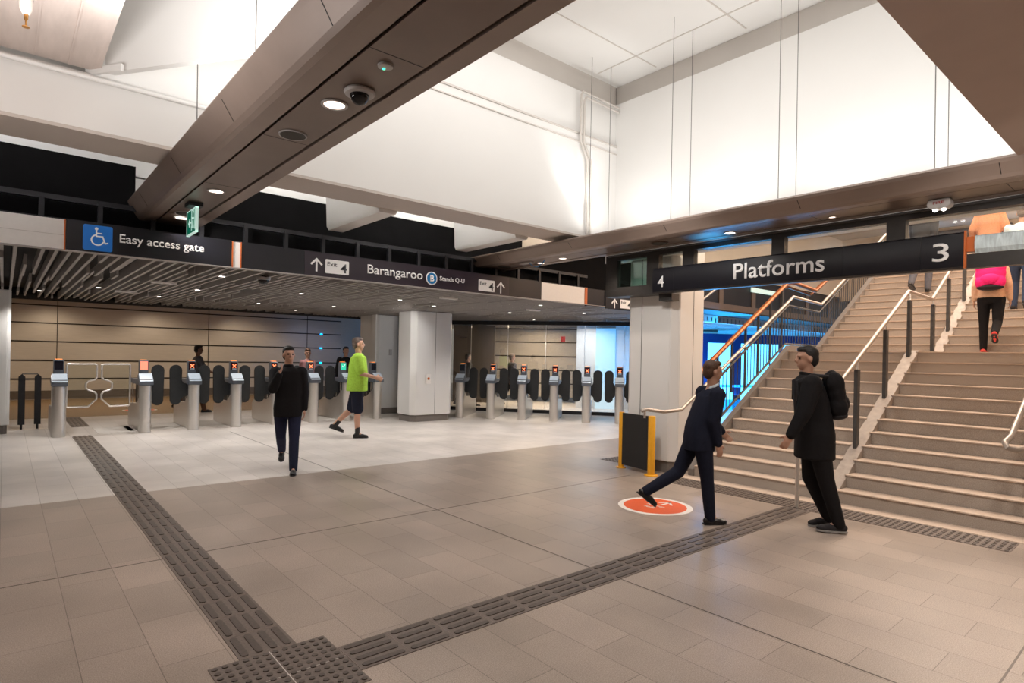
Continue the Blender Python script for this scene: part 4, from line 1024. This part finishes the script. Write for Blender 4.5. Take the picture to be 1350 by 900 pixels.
# man in black jacket in front of the gates, hand at his chin
person('man in a black jacket and navy trousers walking from the gates, hand at his mouth',(3.10,8.30),(-.38,-.92),1.72,'L',3,
       dict(L=(14,4,0),R=(-16,38,-28)),dict(R=(38,4,118,22),L=(-8,8,18)),(-18,-2),1.0,hair=('short','hair_black'),top=('jacket','c_black'),bottom=('trousers','c_navy2'),shoes='leather',collar='c_black')
# man in hi-vis
person('tall man in a lime polo shirt, navy shorts and black socks crossing before the gates',(5.42,11.10),(.86,-.5),1.93,'R',2,
       dict(R=(4,4,0),L=(-12,34,-20)),dict(R=(14,6,62,10),L=(10,6,62,10)),(0,-4),1.14,hair=('short','hair_grey'),top=('polo','c_hivis'),bottom=('shorts','c_navy'),belly=.05)
# man in navy suit heading for the stairs
person('man in a dark navy suit stepping towards the stairs, shoe beside the guide strip',(5.60,3.36),(.84,-.54),1.65,'R',17,
       dict(R=(8,2,0),L=(-26,34,-38)),dict(R=(-10,5,22),L=(16,6,30)),(0,-6),1.02,hair=('short','hair_brown'),top=('jacket','c_navy'),bottom=('trousers','c_navy'),collar='c_pale',shoes='leather')
i_=person('person in a black coat leaning forward as they walk past the foot of the stairs',(6.36,2.40),(-.55,.83),1.80,'L',9,
       dict(L=(-12,4,0),R=(2,26,-8)),dict(R=(-14,10,20),L=(16,12,12)),(-10,-2),1.08,hair=('short','hair_black'),top=('coat','c_black'),bottom=('trousers','c_black'),collar='c_black',belly=.04,shoes='c_dark',sole='sole')
backpack(i_,'c_black','black backpack worn by the person in the black coat',.32,.46,.18)
# stairs
i_=person('woman in a peach jacket and black leggings climbing the stairs with a pink backpack',(11.90,2.38,ZL),(1,.10),1.60,'L',8,
       dict(L=(4,2,0),R=(-16,48,-30)),dict(R=(-12,14,18),L=(-14,12,20)),(0,-4),1.04,True,hair=('long','hair_brown'),top=('shirt','c_peach'),bottom=('leggings','c_black'),shoes='c_redshoe',sole='c_dark',vox=.014)
backpack(i_,'c_pink','bright pink backpack on the woman climbing the stairs',.38,.46,.18)
i_=person('man in jeans and a pale shirt climbing near the right edge of the stairs',(13.2,2.24,zfl(13.2)),(1,.05),1.72,'L',6,
       dict(L=(12,22,0),R=(-10,20,-15)),None,(0,0),1.05,hair=('short','hair_grey'),top=('shirt','c_pale'),bottom=('trousers','c_jean'),shoes='c_dark',vox=.016)
person('person in dark clothes high on the left flight of stairs',(13.9,3.68,zfl(13.9)),(1,0),1.72,'R',6,
       dict(R=(10,18,0),L=(-12,24,-15)),None,(0,0),1.0,hair=('short','hair_black'),top=('jacket','c_dark'),bottom=('trousers','c_grey'),shoes='leather',vox=.016)
person('long haired woman in an orange brown top high on the stairs',(13.95,2.83,zfl(13.95)),(1,.1),1.68,'L',6,
       dict(L=(10,18,0),R=(-12,24,-15)),dict(R=(-10,20,50),L=(-10,20,50)),(0,0),1.0,True,hair=('long','hair_brown'),top=('jacket','c_orange'),bottom=('trousers','c_dark'),shoes='leather',vox=.016)
# beyond the gates
person('man in a grey T-shirt walking right along the passage behind the gates',(4.2,17.9),(1,-.1),1.78,'R',6,
       dict(R=(16,4,0),L=(-22,22,-20)),dict(R=(26,6,40),L=(-20,6,14)),(0,0),1.0,skin='skin_dark',hair=('short','hair_black'),top=('polo','c_grey'),bottom=('trousers','c_brown'),shoes='c_dark',vox=.018)
person('woman with tied up hair in a pink checked shirt behind the gates',(6.05,15.55),(-.2,-1),1.72,'R',0,
       dict(R=(4,2,0),L=(-4,4,0)),None,(0,0),.95,True,hair=('bun','hair_brown'),top=('shirt','c_check'),bottom=('trousers','c_dark'),vox=.018)
person('person in dark clothes behind the man in the lime shirt',(7.47,16.3),(-.1,-1),1.80,'R',0,
       dict(R=(4,2,0),L=(-4,4,0)),None,(0,0),1.0,hair=('short','hair_black'),top=('jacket','c_black'),bottom=('trousers','c_dark'),vox=.018)
q=GA+gn*1.6+gd*.9
person('dark figure seen through the left end of the diagonal glass wall',(q.x,q.y),(1,-.3),1.72,'R',0,
       None,None,(0,0),1.0,hair=('short','hair_black'),top=('jacket','c_dark'),bottom=('trousers','c_black'),vox=.02)
q=GA+gn*2.2+gd*2.3
person('figure in a grey top seen through the middle of the diagonal glass wall',(q.x,q.y),(1,-.3),1.75,'R',0,
       None,None,(0,0),1.0,hair=('short','hair_grey'),top=('jacket','c_grey'),bottom=('trousers','c_dark'),vox=.02)

# ------------------------------------------------------------------ lights
def area(name, loc, size, power, col=(1,.95,.9), rot=(0,0,0), sy=None, spread=None):
    l = bpy.data.lights.new(name,'AREA'); l.energy=power; l.color=col; l.size=size
    if sy: l.shape='RECTANGLE'; l.size_y=sy
    if spread: l.spread=spread
    o = bpy.data.objects.new(name,l); C.objects.link(o); o.location=loc; o.rotation_euler=rot; return o
def spot(name, loc, power, ang=100, col=(1,.93,.86), rot=(0,0,0), r_=.05, blend=.6):
    l = bpy.data.lights.new(name,'SPOT'); l.energy=power; l.color=col; l.spot_size=math.radians(ang); l.spot_blend=blend; l.shadow_soft_size=r_
    o = bpy.data.objects.new(name,l); C.objects.link(o); o.location=loc; o.rotation_euler=rot; return o
UP = (PI,0,0)
# uplights above the brown beams, and one added fill below the concrete soffit
for y in (5.6,4.2,2.8,1.6): area('uplight_and_fill',(6.87,y,3.62),.35,8,(1,.98,.95),UP,.9)
for y in (5.4,4.0,2.6,1.5): area('uplight_and_fill',(1.62,y,3.86),.35,7.5,(1,.98,.95),UP,.9)
spot('uplight_and_fill',(6.55,5.75,3.62),30,70,(1,.98,.95),(PI-.35,0,0))
area('uplight_and_fill',(-.2,4.2,2.9),.6,42,(1,.95,.92),(PI,0,0))  # added fill that brightens the concrete soffit, no fitting there
area('uplight_and_fill',(.75,4.5,3.7),.5,14,(1,.98,.96),(PI,.3,0))
area('coffer_light',(2.9,7.9,4.0),1.0,24,(1,.98,.96),UP,.5)
area('coffer_light',(5.0,7.9,4.0),1.0,34,(1,.98,.96),UP,.5)
area('coffer_light',(-.4,7.9,4.05),1.6,26,(1,.98,1),UP,.5)
area('coffer_light',(7.0,7.9,4.0),.8,26,(1,.98,.96),UP,.5)
area('skylight',(4.4,3.7,ZT-.05),3.,80,(1,.97,.94),(0,0,0),4.)
# gate hall lamps
for x,y,n in spots: spot('lamp_beam',(x,y,ZC-.03),66,130,(1,.95,.90))
for x,y in ((1.61,3.72),(1.61,6.56),(1.61,8.2),(6.95,7.5),(6.9,5.9)): spot('beam_and_fill_spot',(x,y,3.28),5 if y>8 else 26,110,(1,.84,.72))
for x,y in ((3.,-2.5),(-3.,-2.),(5.5,-1.),(4.8,.6),(-3.,4.)): spot('beam_and_fill_spot',(x,y,3.4 if y<1 else 4.0),120,140,(1,.88,.79),r_=.15)  # added unseen spots that brighten the concourse, not set in the beams
# passage wall washers
for x in (-2,1.2,4.2,7.2,9.9): spot('wall_washer',(x,22.3,3.2),95 if x<9 else 30,110,(1,.80,.58) if x<9 else (.6,.65,1),(.55,0,0),r_=.1)
area('passage_light',(3,20.5,3.2),6,60,(1,.82,.62),(0,0,0),1)
q = GA+gn*2.6+gd*2.6
area('rear_hall_light',(q.x,q.y,2.72),1.8,120,(1,.80,.58))
spot('rear_hall_spot',((GA+gn*3.0+gd*2.0).x,(GA+gn*3.0+gd*2.0).y,2.75),120,100,(1,.78,.52))
q = GA+gn*1.2+gd*4.6
area('rear_hall_light',(q.x,q.y,2.72),1.2,70,(.95,.97,1))
# stair hall
def aim(o, t):
    o.rotation_euler = (Vector(t)-o.location).to_track_quat('-Z','Y').to_euler(); return o
aim(spot('beam_and_fill_spot',(5.2,.7,3.4),95,70,(1,.90,.82),r_=.15),(9.5,2.6,1.2))  # added fill aimed at the stair risers
aim(spot('beam_and_fill_spot',(4.6,4.2,3.9),150,60,(1,.93,.87),r_=.15),(8.3,4.9,1.3))  # added fill hanging free, brightens the stair column and steps
aim(spot('beam_and_fill_spot',(1.5,8.0,3.25),60,60,(1,.95,.9),r_=.15),(8.3,13.2,1.5))
aim(spot('beam_and_fill_spot',(6.8,11.6,2.74),70,60,(1,.97,.94),r_=.1),(8.3,15.2,1.3))  # added fill for the rear column, below the slats
area('stair_light',(10.8,2.8,6.3),3,260,(1,.82,.66),(0,0,0),3)
area('stair_light',(15.5,3,6.3),4,300,(1,.82,.66),(0,0,0),4)
area('stair_light',(21,3,6.3),4,220,(1,.88,.76),(0,0,0),4)
spot('stair_spot',(8.0,3.0,6.2),60,120,(1,.82,.66),r_=.2)
# blue light
area('blue_glow',(19.5,12.4,.5),3.5,420,(.02,.40,1),UP)
area('blue_glow',(16.5,11.,.5),2.5,330,(.01,.36,1),UP)
area('blue_glow',(21.5,10.,.5),2.5,260,(.01,.36,1),UP)
area('blue_glow',(16.,9.0,2.4),1.5,60,(.02,.40,1),(PI/2,0,PI/2+.6))
spot('blue_bounce_fill',(7.0,4.25,2.95),30,80,(.02,.4,1),(PI-.1,0,0),r_=.1)  # added unseen spot standing in for blue light reflected onto the beam

w = bpy.data.worlds.new('world'); bpy.context.scene.world = w; w.use_nodes = True
w.node_tree.nodes['Background'].inputs[0].default_value = (1,.92,.85,1); w.node_tree.nodes['Background'].inputs[1].default_value = .26
sc = bpy.context.scene
sc.view_settings.view_transform = 'Standard'
try: sc.view_settings.look = 'None'
except Exception: pass
sc.view_settings.exposure = 0.42
try:
    sc.cycles.use_denoising = True; sc.cycles.max_bounces = 8; sc.cycles.sample_clamp_indirect = 6
except Exception: pass
